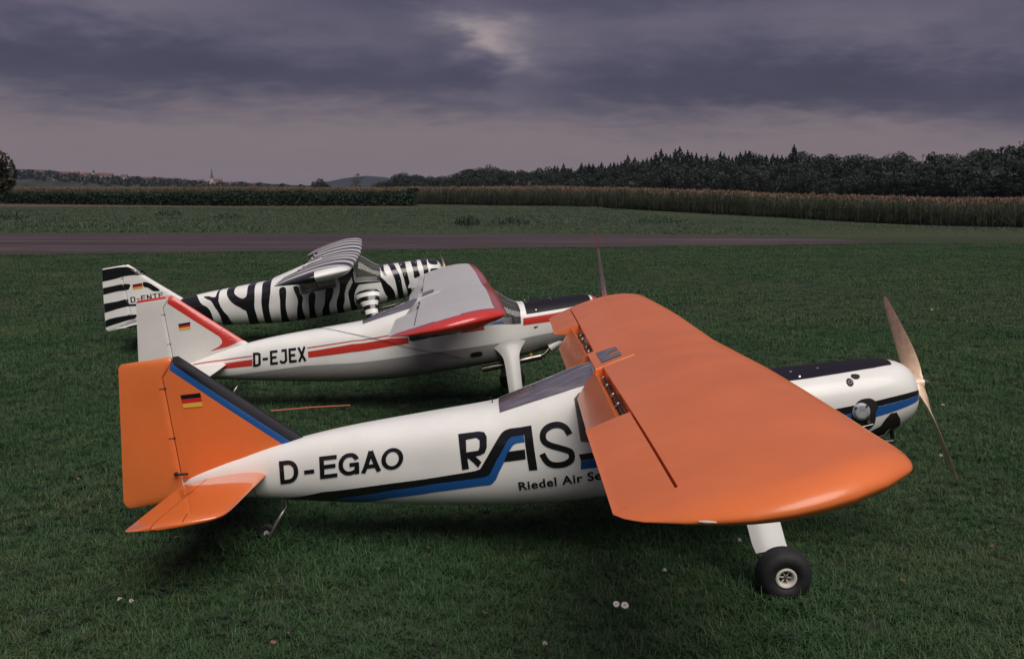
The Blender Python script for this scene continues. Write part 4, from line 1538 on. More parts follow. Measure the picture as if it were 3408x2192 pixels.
SPEC_A = dict(
    body='white', seat='lining', glass_front='glasstint', glass_rear='glasstint',
    wing_mats=['orange'], fin_mats=['orange', 'panelblack', 'blue'],
    fin_fn=lambda d, z: 1 if d < 0.050 else (2 if d < 0.087 else 0),
    rud_mats=['orange'], stab='orangegloss', prop='wood', prop_ang=0.8743, prop_flip=1, leg_crease=True,
    leg_mats=['legpaint'], leg_path=[(.18, -.02, 2.04, .20, .05), (.235, -.085, 2.04, .14, .04), (.30, -.16, 2.04, .112, .03), (.43, -.30, 2.038, .110, .022), (.455, -.335, 2.042, .106, .02)],
    wheel_x=2.0576, wheel_y=0.5067, flap=0.62, prop_chord=0.092, tip_mark=True, paint=paint_a)


# ------------------------------------------------------------------ aeroplane 2: white, silver and red
def paint_b(root, fus, fin, rud):
    side_lettering('letter', stroke_letters("D-EJEX", 1.2, 0.8), DEC['B_txt'], 'blackpaint', fus)
    wrap('red_stripe', [DEC['B_band1']], 'red', fus)
    b2 = DEC['B_band2']
    wrap('red_stripe', [[b2[0], b2[1], b2[2], (1.476, 4.0), (1.476, 0.2), b2[3], b2[4], b2[5]]], 'red', fus)
    wrap('red_line', [DEC['B_thin1']], 'red', fus)
    wrap('red_line', [DEC['B_thin2']], 'red', fus)
    belly = [(0.03, -62), (0.21, -45), (0.484, -24.5), (0.806, -11.5), (1.1, -10), (1.348, -9.4), (1.6, -9), (1.913, -10.5), (2.15, -11.5), (2.39, -13.5), (2.55, -17), (2.655, -24),
             (2.655, -89.9), (0.03, -89.9)]
    wrap('belly_shade', [belly], 'belly', fus, both=True)  # grey stands in for shade on the lower hull that curves inwards
    wrap('antiglare_panel', [[(2.222, 24), (2.35, 26), (2.494, 28), (2.60, 35), (2.643, 42), (2.643, 89.9), (2.222, 89.9)]], 'panelblack', fus, both=True)
    wrap('red_stripe', [[(2.197, 14), (2.392, 17), (2.55, 22), (2.64, 27), (2.64, 6), (2.50, 2), (2.357, .2), (2.19, .4)]], 'red', fus, both=True)
    wrap('nose_ring', [[(2.660, -89.9), (2.7275, -89.9), (2.7275, 89.9), (2.660, 89.9)]], 'red', fus, both=True)
    wrap('rear_window', [[(1.208, 64), (1.202, 89.9), (1.40, 89.9), (1.566, 89.9), (1.562, 50)]], 'rearpane', fus, both=True, eps=0.002)
    wrap('door_panel', [[(1.80, 0.4), (1.948, 0.4), (1.948, 9), (1.80, 9)]], 'red', fus, both=True)
    zc_ = z_of(1.875, -24)
    wrap('vent_slot', [xz_to_xth(disc_xz(1.875, zc_, 0.037, 0.016, 24, 0.6))], 'hole', fus, eps=0.003)
    screws(fus, [(2.24, 78, -1), (2.40, 78, -1), (2.285, 34, -1), (2.24, 78, 1), (2.40, 78, 1)])
    flag(root, fin, DEC['B_flag'])
    r = DEC['B_red']
    fin_decal('fin_red_band', [[(0.436, 0.215), (0.347, .19), (0.234, .18), (0.293, .20), (0.317, .22), (0.318, .24), (0.305, .268), (0.28, .30), (0.34, .305)]], 'red', fin, eps=0.0012)
    # wire aerial hugging the fuselage side
    pts = []
    for x, t in [(0.904, 89.9), (0.95, 78), (1.001, 64), (1.10, 42), (1.233, 20), (1.34, 6), (1.453, -0.5), (1.55, -5), (1.638, -10), (1.72, -18), (1.78, -26)]:
        pts.append(surf(np.array([x]), w_of_th(np.array([t])), -1, 0.006)[0])
    tube('aerial_wire', pts, 0.0013, 'wire', fus, 6)
    # exhaust under the belly
    pts = [(1.895, -.125, -.186), (2.045, -.125, -.181), (2.135, -.125, -.173), (2.275, -.125, -.166)]
    pts = [(a_, -.15, c_ - .004) for a_, b_, c_ in pts]
    tube('exhaust_silencer', pts, 0.020, 'pipe', fus, 14)
    tube('exhaust_pipe', [(2.26, -.15, -.168), (2.30, -.15, -.160), (2.345, -.145, -.120), (2.40, -.13, -.09)], 0.0125, 'pipe', fus, 12)
    tube('exhaust_cowl', [(2.335, -.145, -.128), (2.40, -.135, -.10), (2.47, -.11, -.085)], [0.026, 0.024, 0.010], 'greywhite', fus, 16)
    lathe('brass_nut', [(0, 0.0), (0, 0.009), (0.014, 0.009), (0.014, 0)], 'gold', fus, (2.215, -.14, -.147), (0, -1, 0), 6)
    wrap('paint_chip', [xz_to_xth([(2.250, .026), (2.262, .030), (2.275, .029), (2.288, .031), (2.276, .023), (2.264, .017)])], 'darkmetal', fus)


def wing_b(x, y, z):
    a = abs(y)
    if a > tip_edge(x) - 0.085 and a > 1.70:
        return 1
    if x > wing_sec(a)['x0'] - 0.064:
        return 1
    return 0


SPEC_B = dict(
    body='white', seat='seatblue', glass_front='glass', glass_rear='glass',
    wing_mats=['silver', 'red'], wing_fn=wing_b, fin_mats=['greywhite', 'red'],
    fin_fn=lambda d, z: 1 if (d < 0.085 and z > 0.21) or z > 0.548 else 0,
    rud_mats=['greywhite', 'red'], rud_fn=lambda x, z: 1 if z > 0.546 else 0, stab='white',
    prop='propgrey', prop_tip='flagred', prop_len=0.50, prop_ang=1.63, prop_flip=1, prop_chord=0.060, leg_crease=True,
    leg_mats=['legpaint'], leg_path=[(.194, -.010, 2.08, .25, .028), (.203, -.055, 2.082, .205, .034), (.221, -.094, 2.083, .138, .040), (.262, -.142, 2.084, .096, .034), (.43, -.315, 2.072, .083, .022), (.46, -.36, 2.072, .08, .02)],
    wheel_x=2.105, wheel_y=0.5067, flap=0.5, skylight=True, paint=paint_b)


# ------------------------------------------------------------------ aeroplane 3: zebra stripes
def paint_c(root, fus, fin, rud):
    for k in range(1, 19):
        lp = top_fix(DEC['C_s%d' % k])
        wrap('zebra_stripe', [lp], 'blackpaint', fus, both=True, curve=4)
    for k in ('C_f1', 'C_f2', 'C_f2b', 'C_f3', 'C_f4'):
        fin_decal('zebra_stripe', [[(a_ - 0.06, b_) if a_ < -0.12 else (a_, b_) for a_, b_ in DEC[k]]], 'blackpaint', fin, curve=3, trim=True)
    bms = stroke_letters("D-ENTE", 1.05, 0.8)
    lo, hi = bounds(bms)
    q = np.array(DEC['C_txt'])
    fin_decal('letter_panel', [[(a_, b_) for a_, b_ in ((q[0] + (-.012, -.008)), (q[1] + (-.012, .008)), (q[2] + (0, .008)), (q[3] + (0, -.008)))]], 'white', fin, eps=0.0022)
    for bm in bms:
        map_bm(bm, lambda c: np.pad(quad_map((c[:, :2] - lo) / (hi - lo), q), ((0, 0), (0, 1))))
        fin_decal('letter', None, 'panelblack', fin, eps=0.0034, bm=bm)
    flag(root, fin, DEC['C_flag'])
    screws(fus, [(2.235, 80, -1), (2.39, 8, -1), (2.33, -2, -1), (2.50, 62, -1), (2.37, 62, -1)])
    wrap('window_frame', [[(1.935, 2.0), (2.182, 2.0), (2.182, 0.5), (1.94, 0.3)]], 'panelblack', fus, both=True, eps=0.002)
    wrap('window_frame', [[(1.935, 2.0), (1.953, 2.0), (1.953, 50), (1.998, 62), (2.033, 89.9), (1.99, 89.9), (1.97, 60), (1.935, 50)]], 'panelblack', fus, both=True, eps=0.002)
    tube('exhaust_pipe', [(2.34, -.10, -.13), (2.30, -.11, -.175), (2.22, -.11, -.185), (1.95, -.11, -.20)], 0.012, 'pipe', fus, 10)


SPEC_C = dict(
    body='white', seat='lining', glass_front='glass', glass_rear='glasstint',
    wing_mats=['zebrawing', 'white', 'blackpaint'],
    wing_fn=lambda x, y, z: (1 if x > 1.78 else 2) if abs(y) > max(1.70, tip_edge(x) - 0.09) else 0,
    fin_mats=['white', 'blackpaint'], fin_fn=lambda d, z: 1 if d < 0.014 and z < 0.50 else 0,
    rud_mats=['white'], stab='zebrastab', prop='wood', prop_ang=0.26, prop_flip=1,
    leg_mats=['white', 'blackpaint'], leg_fn=lambda i: 1 if (i // 3) % 2 == 0 else 0, leg_steps=27,
    leg_path=[(.17, -.02, 2.035, .25, .10), (.235, -.085, 2.04, .20, .10), (.29, -.15, 2.048, .125, .06), (.36, -.225, 2.052, .108, .045), (.455, -.335, 2.05, .105, .03)],
    wheel_x=2.0576, wheel_y=0.5067, flap=0.5, skylight=True, paint=paint_c)

aircraft('aeroplane', 'orange and white high wing aeroplane nearest the camera with wooden propeller', POSE_A, SPEC_A)
aircraft('aeroplane', 'white aeroplane with silver wing and red stripes, parked between the other two', POSE_B, SPEC_B)
aircraft('aeroplane', 'black and white zebra striped aeroplane nearest the runway', POSE_C, SPEC_C)

# ------------------------------------------------------------------ ground


def sstep(t):
    t = np.clip(t, 0, 1)
    return t * t * (3 - 2 * t)


def ground_z(x, y):
    x = np.asarray(x, float)
    y = np.asarray(y, float)
    z = -1.25 * sstep((x - 2) / 40) * sstep((y - 26) / 55)
    z = z + 14.0 * sstep((y - 420) / 1300) * (1 - sstep((x + 100) / 700)) - 0.6 * sstep((y - 150) / 100) * (1 - sstep((x + 10) / 30))
    return z


def grass_ground_material():
    m = principled("meadow_ground", (0.05, 0.07, 0.04), 0.95, spec=0.1)
    t = m.node_tree
    p = t.nodes['Principled BSDF']
    g = N(t, 'ShaderNodeNewGeometry')
    pos = g.outputs['Position']
    s = N(t, 'ShaderNodeSeparateXYZ')
    t.links.new(pos, s.inputs[0])
    mp = N(t, 'ShaderNodeMapping')
    mp.inputs['Scale'].default_value = (0.35, 1.0, 1.0)
    t.links.new(pos, mp.inputs[0])
    big = noise(t, mp.outputs[0], 0.35, 5, 0.6)
    mid = noise(t, pos, 2.6, 5, 0.65)
    fine = noise(t, pos, 38, 4, 0.7)
    near = ramp(t, big, [(0.3, (0.02697, 0.04045, 0.02517)), (0.7, (0.04675, 0.05933, 0.03596))], 'LINEAR')
    near = mixc(t, ramp(t, mid, [(0.45, (0, 0, 0)), (0.75, (1, 1, 1))], 'LINEAR'), near, (0.036, 0.042, 0.024))
    near = mixc(t, 0.55, near, ramp(t, fine, [(0.3, (0.01507, 0.0226, 0.01423)), (0.75, (0.05859, 0.07031, 0.04185))], 'LINEAR'))
    far = ramp(t, big, [(0.3, (0.035, 0.049, 0.0266)), (0.7, (0.0595, 0.0686, 0.0385))], 'LINEAR')
    far = mixc(t, 0.35, far, ramp(t, mid, [(0.3, (0.0315, 0.0455, 0.0245)), (0.7, (0.07, 0.07, 0.042))], 'LINEAR'))
    f = M(t, 'DIVIDE', M(t, 'SUBTRACT', s.outputs[1], 31.0), 3.0, clamp=True)
    t.links.new(mixc(t, f, near, far), p.inputs['Base Color'])
    b = N(t, 'ShaderNodeBump')
    b.inputs['Strength'].default_value = 0.6
    b.inputs['Distance'].default_value = 0.03
    t.links.new(noise(t, pos, 22, 5, 0.7), b.inputs['Height'])
    t.links.new(b.outputs[0], p.inputs['Normal'])
    return m


MAT['meadow'] = grass_ground_material()


def sheet(name, xs, ys, mat, dz=0.0, kind='structure', zfn=ground_z):
    X, Y = np.meshgrid(xs, ys, indexing='ij')
    Z = zfn(X, Y) + dz
    V = np.stack([X, Y, Z], -1).reshape(-1, 3)
    ny = len(ys)
    F = [(i * ny + j, (i + 1) * ny + j, (i + 1) * ny + j + 1, i * ny + j + 1) for i in range(len(xs) - 1) for j in range(ny - 1)]
    o = part(name, V, F, mat, None, sharp=None)
    tag(o, kind=kind)
    return o


gx = np.unique(np.concatenate([np.linspace(-3500, -120, 24), np.linspace(-120, 120, 61), np.linspace(120, 3500, 24)]))
gy = np.unique(np.concatenate([np.linspace(-60, 24, 8), np.linspace(24, 260, 60), np.linspace(260, 2000, 40), np.linspace(2000, 6000, 12)]))
sheet('ground', gx, gy, 'meadow')

# runway: a worn asphalt strip
rw = principled("runway_asphalt", (0.075, 0.064, 0.066), 0.9, spec=0.2)
t = rw.node_tree
p = t.nodes['Principled BSDF']
g = N(t, 'ShaderNodeNewGeometry')
mp = N(t, 'ShaderNodeMapping')
mp.inputs['Scale'].default_value = (0.09, 0.75, 1.0)
mp.inputs['Rotation'].default_value = (0, 0, 0.12)
t.links.new(g.outputs['Position'], mp.inputs[0])
a = ramp(t, noise(t, mp.outputs[0], 1.1, 5, 0.65), [(0.36, (0.03216, 0.02264, 0.02566)), (0.52, (0.05145, 0.03652, 0.04)), (0.66, (0.09245, 0.06866, 0.06793))], 'LINEAR')
a = mixc(t, 0.25, a, ramp(t, noise(t, g.outputs['Position'], 14, 4, 0.7), [(0.3, (0.03129, 0.02345, 0.02497)), (0.7, (0.09387, 0.07106, 0.07344))], 'LINEAR'))
t.links.new(a, p.inputs['Base Color'])
MAT['runway'] = rw
NEAR = [(-60, 13.0), (-25, 18.2), (-10.91, 21.35), (-5.79, 22.72), (2.19, 25.41), (8.03, 26.83), (10.9, 28.3)]
FARE = [(-60, 31.6), (-16.57, 32.49), (2.85, 33.12), (7.0, 32.3), (9.24, 30.9), (10.9, 28.5)]
V, F = [], []
cols = np.concatenate([np.linspace(-60, 0, 50), np.linspace(0, 10.9, 40)])
K = 10
for x in cols:
    y0 = np.interp(x, [q[0] for q in NEAR], [q[1] for q in NEAR]) + 0.10 * math.sin(x * 1.9) + 0.06 * math.sin(x * 5.1 + 1)
    y1 = np.interp(x, [q[0] for q in FARE], [q[1] for q in FARE]) + 0.14 * math.sin(x * 1.3 + 2) + 0.08 * math.sin(x * 4.2)
    y1 = max(y1, y0 + 0.05)
    for k in range(K):
        y = y0 + (y1 - y0) * k / (K - 1)
        V.append((x, y, float(ground_z(x, y)) + 0.012))
F = [(i * K + j, (i + 1) * K + j, (i + 1) * K + j + 1, i * K + j + 1) for i in range(len(cols) - 1) for j in range(K - 1)]
tag(part('runway', V, F, 'runway', None, sharp=None), kind='structure')

# dry strip at the foot of the hedge
dry = principled("dry_grass", (0.1014, 0.0663, 0.0468), 0.95, spec=0.1, var=0.45, vscale=0.9, color2=(0.0663, 0.0585, 0.039))
MAT['dry'] = dry
V, F = [], []
cols = np.linspace(-95, 9, 80)
for i, x in enumerate(cols):
    y0 = np.interp(x, [-95, -45, -11, 9], [96, 99, 99, 97]) + math.sin(x * .7) * 1.2
    y1 = np.interp(x, [-95, -64, -33, -11, 9], [133, 129.2, 111.6, 116, 99.5]) + math.sin(x * .9 + 1) * 0.4
    y1 = max(y1, y0 + 0.3)
    for k in range(5):
        y = y0 + (y1 - y0) * k / 4
        V.append((x, y, float(ground_z(x, y)) + 0.03))
F = [(i * 5 + j, (i + 1) * 5 + j, (i + 1) * 5 + j + 1, i * 5 + j + 1) for i in range(len(cols) - 1) for j in range(4)]
tag(part('dry_grass_strip', V, F, 'dry', None, sharp=None), kind='structure')

# ------------------------------------------------------------------ plants (prototypes live outside the scene)


def leaf_mat(name, stops, rough=0.6, transl=0.25, spec=0.3, isl=0.40):
    m = bpy.data.materials.new(name)
    m.use_nodes = True
    t = m.node_tree
    p = t.nodes['Principled BSDF']
    p.inputs['Roughness'].default_value = rough
    p.inputs['Specular IOR Level'].default_value = spec
    oi = N(t, 'ShaderNodeObjectInfo')
    g = N(t, 'ShaderNodeNewGeometry')
    nz = noise(t, g.outputs['Position'], 0.9, 3, 0.6)
    f = M(t, 'ADD', M(t, 'MULTIPLY', oi.outputs['Random'], 0.35), M(t, 'MULTIPLY', g.outputs['Random Per Island'], isl))
    f = M(t, 'ADD', f, M(t, 'MULTIPLY', M(t, 'SUBTRACT', nz, 0.36), 0.95), clamp=True)
    c = ramp(t, f, stops, 'LINEAR')
    t.links.new(c, p.inputs['Base Color'])
    if transl:
        o = t.nodes['Material Output']
        tr = N(t, 'ShaderNodeBsdfTranslucent')
        t.links.new(c, tr.inputs[0])
        mx = N(t, 'ShaderNodeMixShader')
        mx.inputs[0].default_value = transl
        t.links.new(p.outputs[0], mx.inputs[1])
        t.links.new(tr.outputs[0], mx.inputs[2])
        t.links.new(mx.outputs[0], o.inputs[0])
    return m


MAT['blade'] = leaf_mat("grass_blade", [(0.0, (0.01673, 0.04763, 0.01916)), (0.32, (0.03235, 0.08022, 0.03043)), (0.60, (0.05243, 0.1053, 0.04057)), (0.82, (0.09147, 0.1228, 0.05184)), (1.0, (0.145, 0.119, 0.06198))])
MAT['bladefar'] = leaf_mat("tall_grass_blade", [(0.0, (0.0506, 0.0836, 0.0484)), (0.5, (0.0748, 0.1078, 0.0638)), (0.85, (0.099, 0.1232, 0.0726)), (1.0, (0.1375, 0.1265, 0.0825))])
MAT['clover'] = leaf_mat("clover_leaf", [(0.0, (0.02108, 0.03844, 0.02232)), (0.6, (0.03348, 0.05456, 0.031)), (1.0, (0.0527, 0.06944, 0.0403))])
MAT['deadleaf'] = leaf_mat("dead_leaf", [(0.0, (0.10, 0.045, 0.025)), (0.6, (0.17, 0.085, 0.045)), (1.0, (0.24, 0.15, 0.09))], transl=0)
MAT['crown'] = leaf_mat("broadleaf_foliage", [(0.0, (0.01184, 0.01894, 0.01302)), (0.5, (0.0225, 0.03197, 0.02131)), (1.0, (0.03907, 0.04736, 0.03197))], transl=0.15, isl=0.15)
MAT['conifer'] = leaf_mat("conifer_foliage", [(0.0, (0.0072, 0.0144, 0.0108)), (0.6, (0.0144, 0.0252, 0.0162)), (1.0, (0.027, 0.036, 0.0234))], transl=0.0)
MAT['hedge'] = leaf_mat("hedge_foliage", [(0.0, (0.0072, 0.01728, 0.01064)), (0.6, (0.01584, 0.03168, 0.01824)), (1.0, (0.036, 0.0504, 0.02736))], transl=0.1, isl=0.15)
MAT['rusttree'] = leaf_mat("brownish_foliage", [(0.0, (0.020, 0.022, 0.012)), (0.6, (0.045, 0.040, 0.020)), (1.0, (0.10, 0.065, 0.030))], transl=0.1)
MAT['corn'] = leaf_mat("corn_leaf", [(0.0, (0.1056, 0.129, 0.0924)), (0.5, (0.1584, 0.1806, 0.126)), (1.0, (0.2288, 0.2236, 0.1512))], transl=0.5)
MAT['tassel'] = leaf_mat("corn_tassel", [(0.0, (0.1804, 0.1073, 0.07)), (1.0, (0.2952, 0.1887, 0.126))], transl=0.1)
MAT['weed'] = leaf_mat("weed_leaf", [(0.0, (0.024, 0.040, 0.026)), (0.6, (0.040, 0.058, 0.036)), (1.0, (0.06, 0.075, 0.045))])
MAT['bark'] = principled("bark", (0.055, 0.045, 0.035), 0.9, var=0.4, vscale=8, bump=0.5, bscale=12)


def proto(name, V, F, mats, mi=None):
    me = mesh_from(name, V, F, mats, mi, smooth=True, sharp=None)
    return bpy.data.objects.new(name, me)


def blade_geo(V, F, base, direction, length, width, lean, curl=0.5):
    dx_, dy_ = math.cos(direction), math.sin(direction)
    px_, py_ = -dy_, dx_
    b = len(V)
    segs = 3
    for k in range(segs):
        t = k / segs
        h = length * t * (1 - 0.25 * lean * t)
        out = length * lean * (t ** (1 + curl))
        w = width * (1 - t * 0.65) * 0.5
        for s in (-1, 1):
            V.append((base[0] + dx_ * out + px_ * w * s, base[1] + dy_ * out + py_ * w * s, base[2] + h))
    out = length * lean
    V.append((base[0] + dx_ * out, base[1] + dy_ * out, base[2] + length * (1 - 0.25 * lean) * (1 - 0.3 * lean)))
    for k in range(segs - 1):
        F.append((b + 2 * k, b + 2 * k + 1, b + 2 * k + 3, b + 2 * k + 2))
    F.append((b + 2 * segs - 2, b + 2 * segs - 1, b + 2 * segs))


def tuft(name, n, rad, length, width, mat, lean=(0.2, 1.0), seed=0):
    r = random.Random(seed)
    V, F = [], []
    for _ in range(n):
        a = r.uniform(0, 2 * math.pi)
        q = rad * math.sqrt(r.random())
        blade_geo(V, F, (q * math.cos(a), q * math.sin(a), -0.003), r.uniform(0, 2 * math.pi), length * r.uniform(0.5, 1.15), width * r.uniform(0.7, 1.3), r.uniform(*lean), r.uniform(0.3, 1.0))
    return proto(name, V, F, mat)


def rosette(name, seed, n=5, r0=0.010):
    """clover like leaves close to the ground"""
    r = random.Random(seed)
    V, F = [], []
    for _ in range(n):
        a = r.uniform(0, 2 * math.pi)
        q = r.uniform(0.005, 0.045)
        cx, cy, cz = q * math.cos(a), q * math.sin(a), r.uniform(0.012, 0.032)
        for k in range(3):
            t0 = a + k * 2.094 + r.uniform(-.2, .2)
            c = (cx + r0 * 0.8 * math.cos(t0), cy + r0 * 0.8 * math.sin(t0))
            b = len(V)
            tilt = r.uniform(-0.35, 0.35)
            for i in range(6):
                u = 2 * math.pi * i / 6
                V.append((c[0] + r0 * 0.62 * math.cos(u), c[1] + r0 * 0.62 * math.sin(u), cz + r0 * 0.6 * math.cos(u) * tilt))
            F.append(tuple(b + i for i in range(6)))
    return proto(name, V, F, 'clover')


def scatter(name, protos, pts, scales, kind='stuff', label=None, tilt=0.15):
    pc = bpy.data.collections.new(name + "_kinds")
    for o in protos:
        pc.objects.link(o)
    me = bpy.data.meshes.new(name)
    me.vertices.add(len(pts))
    me.vertices.foreach_set('co', np.asarray(pts, np.float32).ravel())
    at = me.attributes.new('sc', 'FLOAT', 'POINT')
    at.data.foreach_set('value', np.asarray(scales, np.float32))
    o = bpy.data.objects.new(name, me)
    COL.objects.link(o)
    tag(o, kind=kind, label=label)
    ng = bpy.data.node_groups.new(name, 'GeometryNodeTree')
    ng.interface.new_socket('Geometry', in_out='INPUT', socket_type='NodeSocketGeometry')
    ng.interface.new_socket('Geometry', in_out='OUTPUT', socket_type='NodeSocketGeometry')
    gi = ng.nodes.new('NodeGroupInput')
    go = ng.nodes.new('NodeGroupOutput')
    ci = ng.nodes.new('GeometryNodeCollectionInfo')
    ci.inputs['Collection'].default_value = pc
    ci.inputs['Separate Children'].default_value = True
    ci.inputs['Reset Children'].default_value = True
    ip = ng.nodes.new('GeometryNodeInstanceOnPoints')
    ip.inputs['Pick Instance'].default_value = True
    ri = ng.nodes.new('FunctionNodeRandomValue')
    ri.data_type = 'INT'
    for s in ri.inputs:
        if s.enabled and s.name == 'Min':
            s.default_value = 0
        if s.enabled and s.name == 'Max':
            s.default_value = len(protos) - 1
    rr = ng.nodes.new('FunctionNodeRandomValue')
    rr.data_type = 'FLOAT_VECTOR'
    rr.inputs[0].default_value = (-tilt, -tilt, 0)
    rr.inputs[1].default_value = (tilt, tilt, 6.283)
    na = ng.nodes.new('GeometryNodeInputNamedAttribute')
    na.data_type = 'FLOAT'
    na.inputs[0].default_value = 'sc'
    L = ng.links.new
    L(gi.outputs[0], ip.inputs['Points'])
    L(ci.outputs[0], ip.inputs['Instance'])
    L([s for s in ri.outputs if s.enabled][0], ip.inputs['Instance Index'])
    L(rr.outputs[0], ip.inputs['Rotation'])
    L([s for s in na.outputs if s.enabled][0], ip.inputs['Scale'])
    L(ip.outputs[0], go.inputs[0])
    md = o.modifiers.new('scatter', 'NODES')
    md.node_group = ng
    return o


def wedge_points(y0, y1, density, margin=0.6):
    """points over the strip of meadow between two distances, wide enough for the view and a step aside"""
    half = lambda y: 0.56 * y + margin
    area = (half(y0) + half(y1)) * (y1 - y0)
    n = int(area * density * 1.35)
    y = rng.uniform(y0, y1, n)
    hm = half(y1)
    x = rng.uniform(-hm, hm, n)
    k = np.abs(x) < half(y)
    return x[k], y[k]


def patch(x, y, f=1.0):
    return (np.sin(x * 1.7 * f + 1.3 * np.sin(y * 0.9 * f)) + np.sin(y * 2.3 * f + 1.1 * np.sin(x * 1.3 * f + 2)) + np.sin((x + y) * 0.83 * f + 4)) / 3


near_t = [tuft("grass_tuft", 20, 0.036, 0.042, 0.0034, 'blade', (0.5, 1.4), seed=k) for k in range(8)] + \
         [tuft("grass_tuft", 10, 0.03, 0.075, 0.0034, 'blade', (0.3, 1.2), seed=20 + k) for k in range(1)]
X, Y, SC = [], [], []
for y0, y1, dn in ((1.6, 4.2, 1500), (4.2, 6.5, 1000), (6.5, 10, 520)):
    x, y = wedge_points(y0, y1, dn)
    X.append(x), Y.append(y)
    SC.append(rng.uniform(0.6, 1.05, len(x)) * (1 + 0.30 * patch(x, y, 1.6)) * (1 + 0.05 * (y0 > 4) + 0.2 * (y0 > 6)))
x, y, sc = map(np.concatenate, (X, Y, SC))
for wx_, wy_ in ((0.90, 3.12), (-0.96, 3.63)):      # longer grass left standing round the near wheels
    sc = np.where((x - wx_) ** 2 + (y - wy_) ** 2 < 0.03, sc * 1.35, sc)
scatter('meadow_grass', near_t, np.stack([x, y, ground_z(x, y)], -1), sc)
mid_t = [tuft("grass_tuft", 22, 0.08, 0.055, 0.007, 'blade', (0.4, 1.2), seed=40 + k) for k in range(6)]
x, y = wedge_points(10, 28, 95)
nr = np.interp(x, [q[0] for q in NEAR], [q[1] for q in NEAR])
fr = np.interp(x, [q[0] for q in FARE], [q[1] for q in FARE])
k = ~((y > nr + 0.02) & (y < fr - 0.02) & (x < 10.8))
x, y = x[k], y[k]
scatter('distant_meadow_grass', mid_t, np.stack([x, y, ground_z(x, y)], -1), rng.uniform(0.6, 1.05, len(x)) * (1 + 0.25 * patch(x, y, .9)))
ros = [rosette("clover", 60 + k) for k in range(4)]
x, y = wedge_points(1.6, 7.5, 70)
k = (patch(x, y, 2.1) + 0.7 * patch(x, y, 5.3) + rng.uniform(-.3, .3, len(x)) > 0.22)
x, y = x[k], y[k]
scatter('clover_patches', ros, np.stack([x, y, ground_z(x, y)], -1), rng.uniform(0.6, 1.35, len(x)), tilt=0.3)


def litter(name, seed):
    r = random.Random(seed)
    V, F = [], []
    for _ in range(2):
        cx, cy = r.uniform(-.02, .02), r.uniform(-.02, .02)
        a = r.uniform(0, 6.28)
        l, w = r.uniform(.008, .016), r.uniform(.004, .009)
        b = len(V)
        for i in range(6):
            u = 2 * math.pi * i / 6
            px_, py_ = l * math.cos(u), w * math.sin(u)
            V.append((cx + px_ * math.cos(a) - py_ * math.sin(a), cy + px_ * math.sin(a) + py_ * math.cos(a), 0.028 + 0.006 * math.cos(u + seed) + r.uniform(0, .004)))
        F.append(tuple(b + i for i in range(6)))
    return proto(name, V, F, 'deadleaf')


x, y = wedge_points(1.8, 14, 9.0)
scatter('fallen_leaves', [litter("leaf", k) for k in range(5)], np.stack([x, y, ground_z(x, y)], -1), rng.uniform(0.35, 0.8, len(x)), tilt=0.4)

far_t = [tuft("tall_grass", 26, 0.45, 0.30, 0.030, 'bladefar', (0.3, 1.3), seed=80 + k) for k in range(6)]
X, Y = [], []
for y0, y1, dn in ((33, 60, 9.0), (60, 120, 3.5)):
    x, y = wedge_points(y0, y1, dn, 6)
    X.append(x), Y.append(y)
x, y = np.concatenate(X), np.concatenate(Y)
fr = np.interp(x, [q[0] for q in FARE], [q[1] for q in FARE])
k = (y > fr + 1.2) & ((x < 9) | (y > 34))
x, y = x[k], y[k]
edge = np.interp(x, [-60, -11.5, -11, 8, 22, 40, 60], [97, 98, 141, 118, 99, 79, 58])
k = y < edge - 0.6
x, y = x[k], y[k]
sc = rng.uniform(0.25, 0.60, len(x)) * (0.70 + 0.9 * np.clip(patch(x, y, 0.18) + 0.3, 0, 1))
sc *= np.where(y < fr[k] + 4 if False else y < 38, 0.6, 1.0)
sc *= np.where(x > 10, 0.55, 1.0)
scatter('tall_meadow_grass', far_t, np.stack([x, y, ground_z(x, y)], -1), sc)


# weeds standing in the strip beyond the runway
def weed_bush(seed, h, w):
    r = random.Random(seed)
    V, F = [], []
    for _ in range(240):
        a = r.uniform(0, 6.28)
        q = w * math.sqrt(r.random())
        z = h * r.random() * (1 - 0.6 * (q / w) ** 2)
        blade_geo(V, F, (q * math.cos(a), q * math.sin(a), z), r.uniform(0, 6.28), h * 0.45, h * 0.10, r.uniform(0.3, 1.1))
    return V, F


def at_px(px, py, z=0.0):
    """where a line of sight meets a level, in photo pixels of a 2394 wide picture (only used to lay the place out)"""
    f, pi_ = 2340.81, .1331
    xx = (px - 1197) / f
    yy = -(py - 770) / f
    c_, s_ = math.cos(pi_), math.sin(pi_)
    d = Vector((xx, c_ + yy * s_, -s_ + yy * c_))
    k_ = (z - CAM_H) / d.z
    return d.x * k_, d.y * k_


WEEDS = [(-23.5, 47.0, 0.55, 0.9, 'dark weed clump left of the zebra aeroplane tail'), (-14.6, 52.0, 0.42, 0.8, 'low weed clump above the zebra aeroplane tail'),
         (-1.9, 42.5, 0.50, 0.55, 'small dark weed clump just behind the runway middle'), (-0.1, 44.0, 0.48, 0.9, 'wide dark weed clump in line with the upright propeller'),
         (6.5, 46.0, 0.40, 1.3, 'broad low weed clump right of the upright propeller'), (-20.5, 60.0, 0.5, 0.8, 'pale weed clump near the hedge on the left')]
for i, (wx, wy, h, w, lab) in enumerate(WEEDS):
    V, F = weed_bush(i, h * 0.8, w)
    o = part('weed_clump', V, F, 'weed', None, sharp=None)
    o.location = (wx, wy, float(ground_z(wx, wy)))
    tag(o, lab, 'weeds', 'weed clumps beyond the runway')

# ------------------------------------------------------------------ hedge


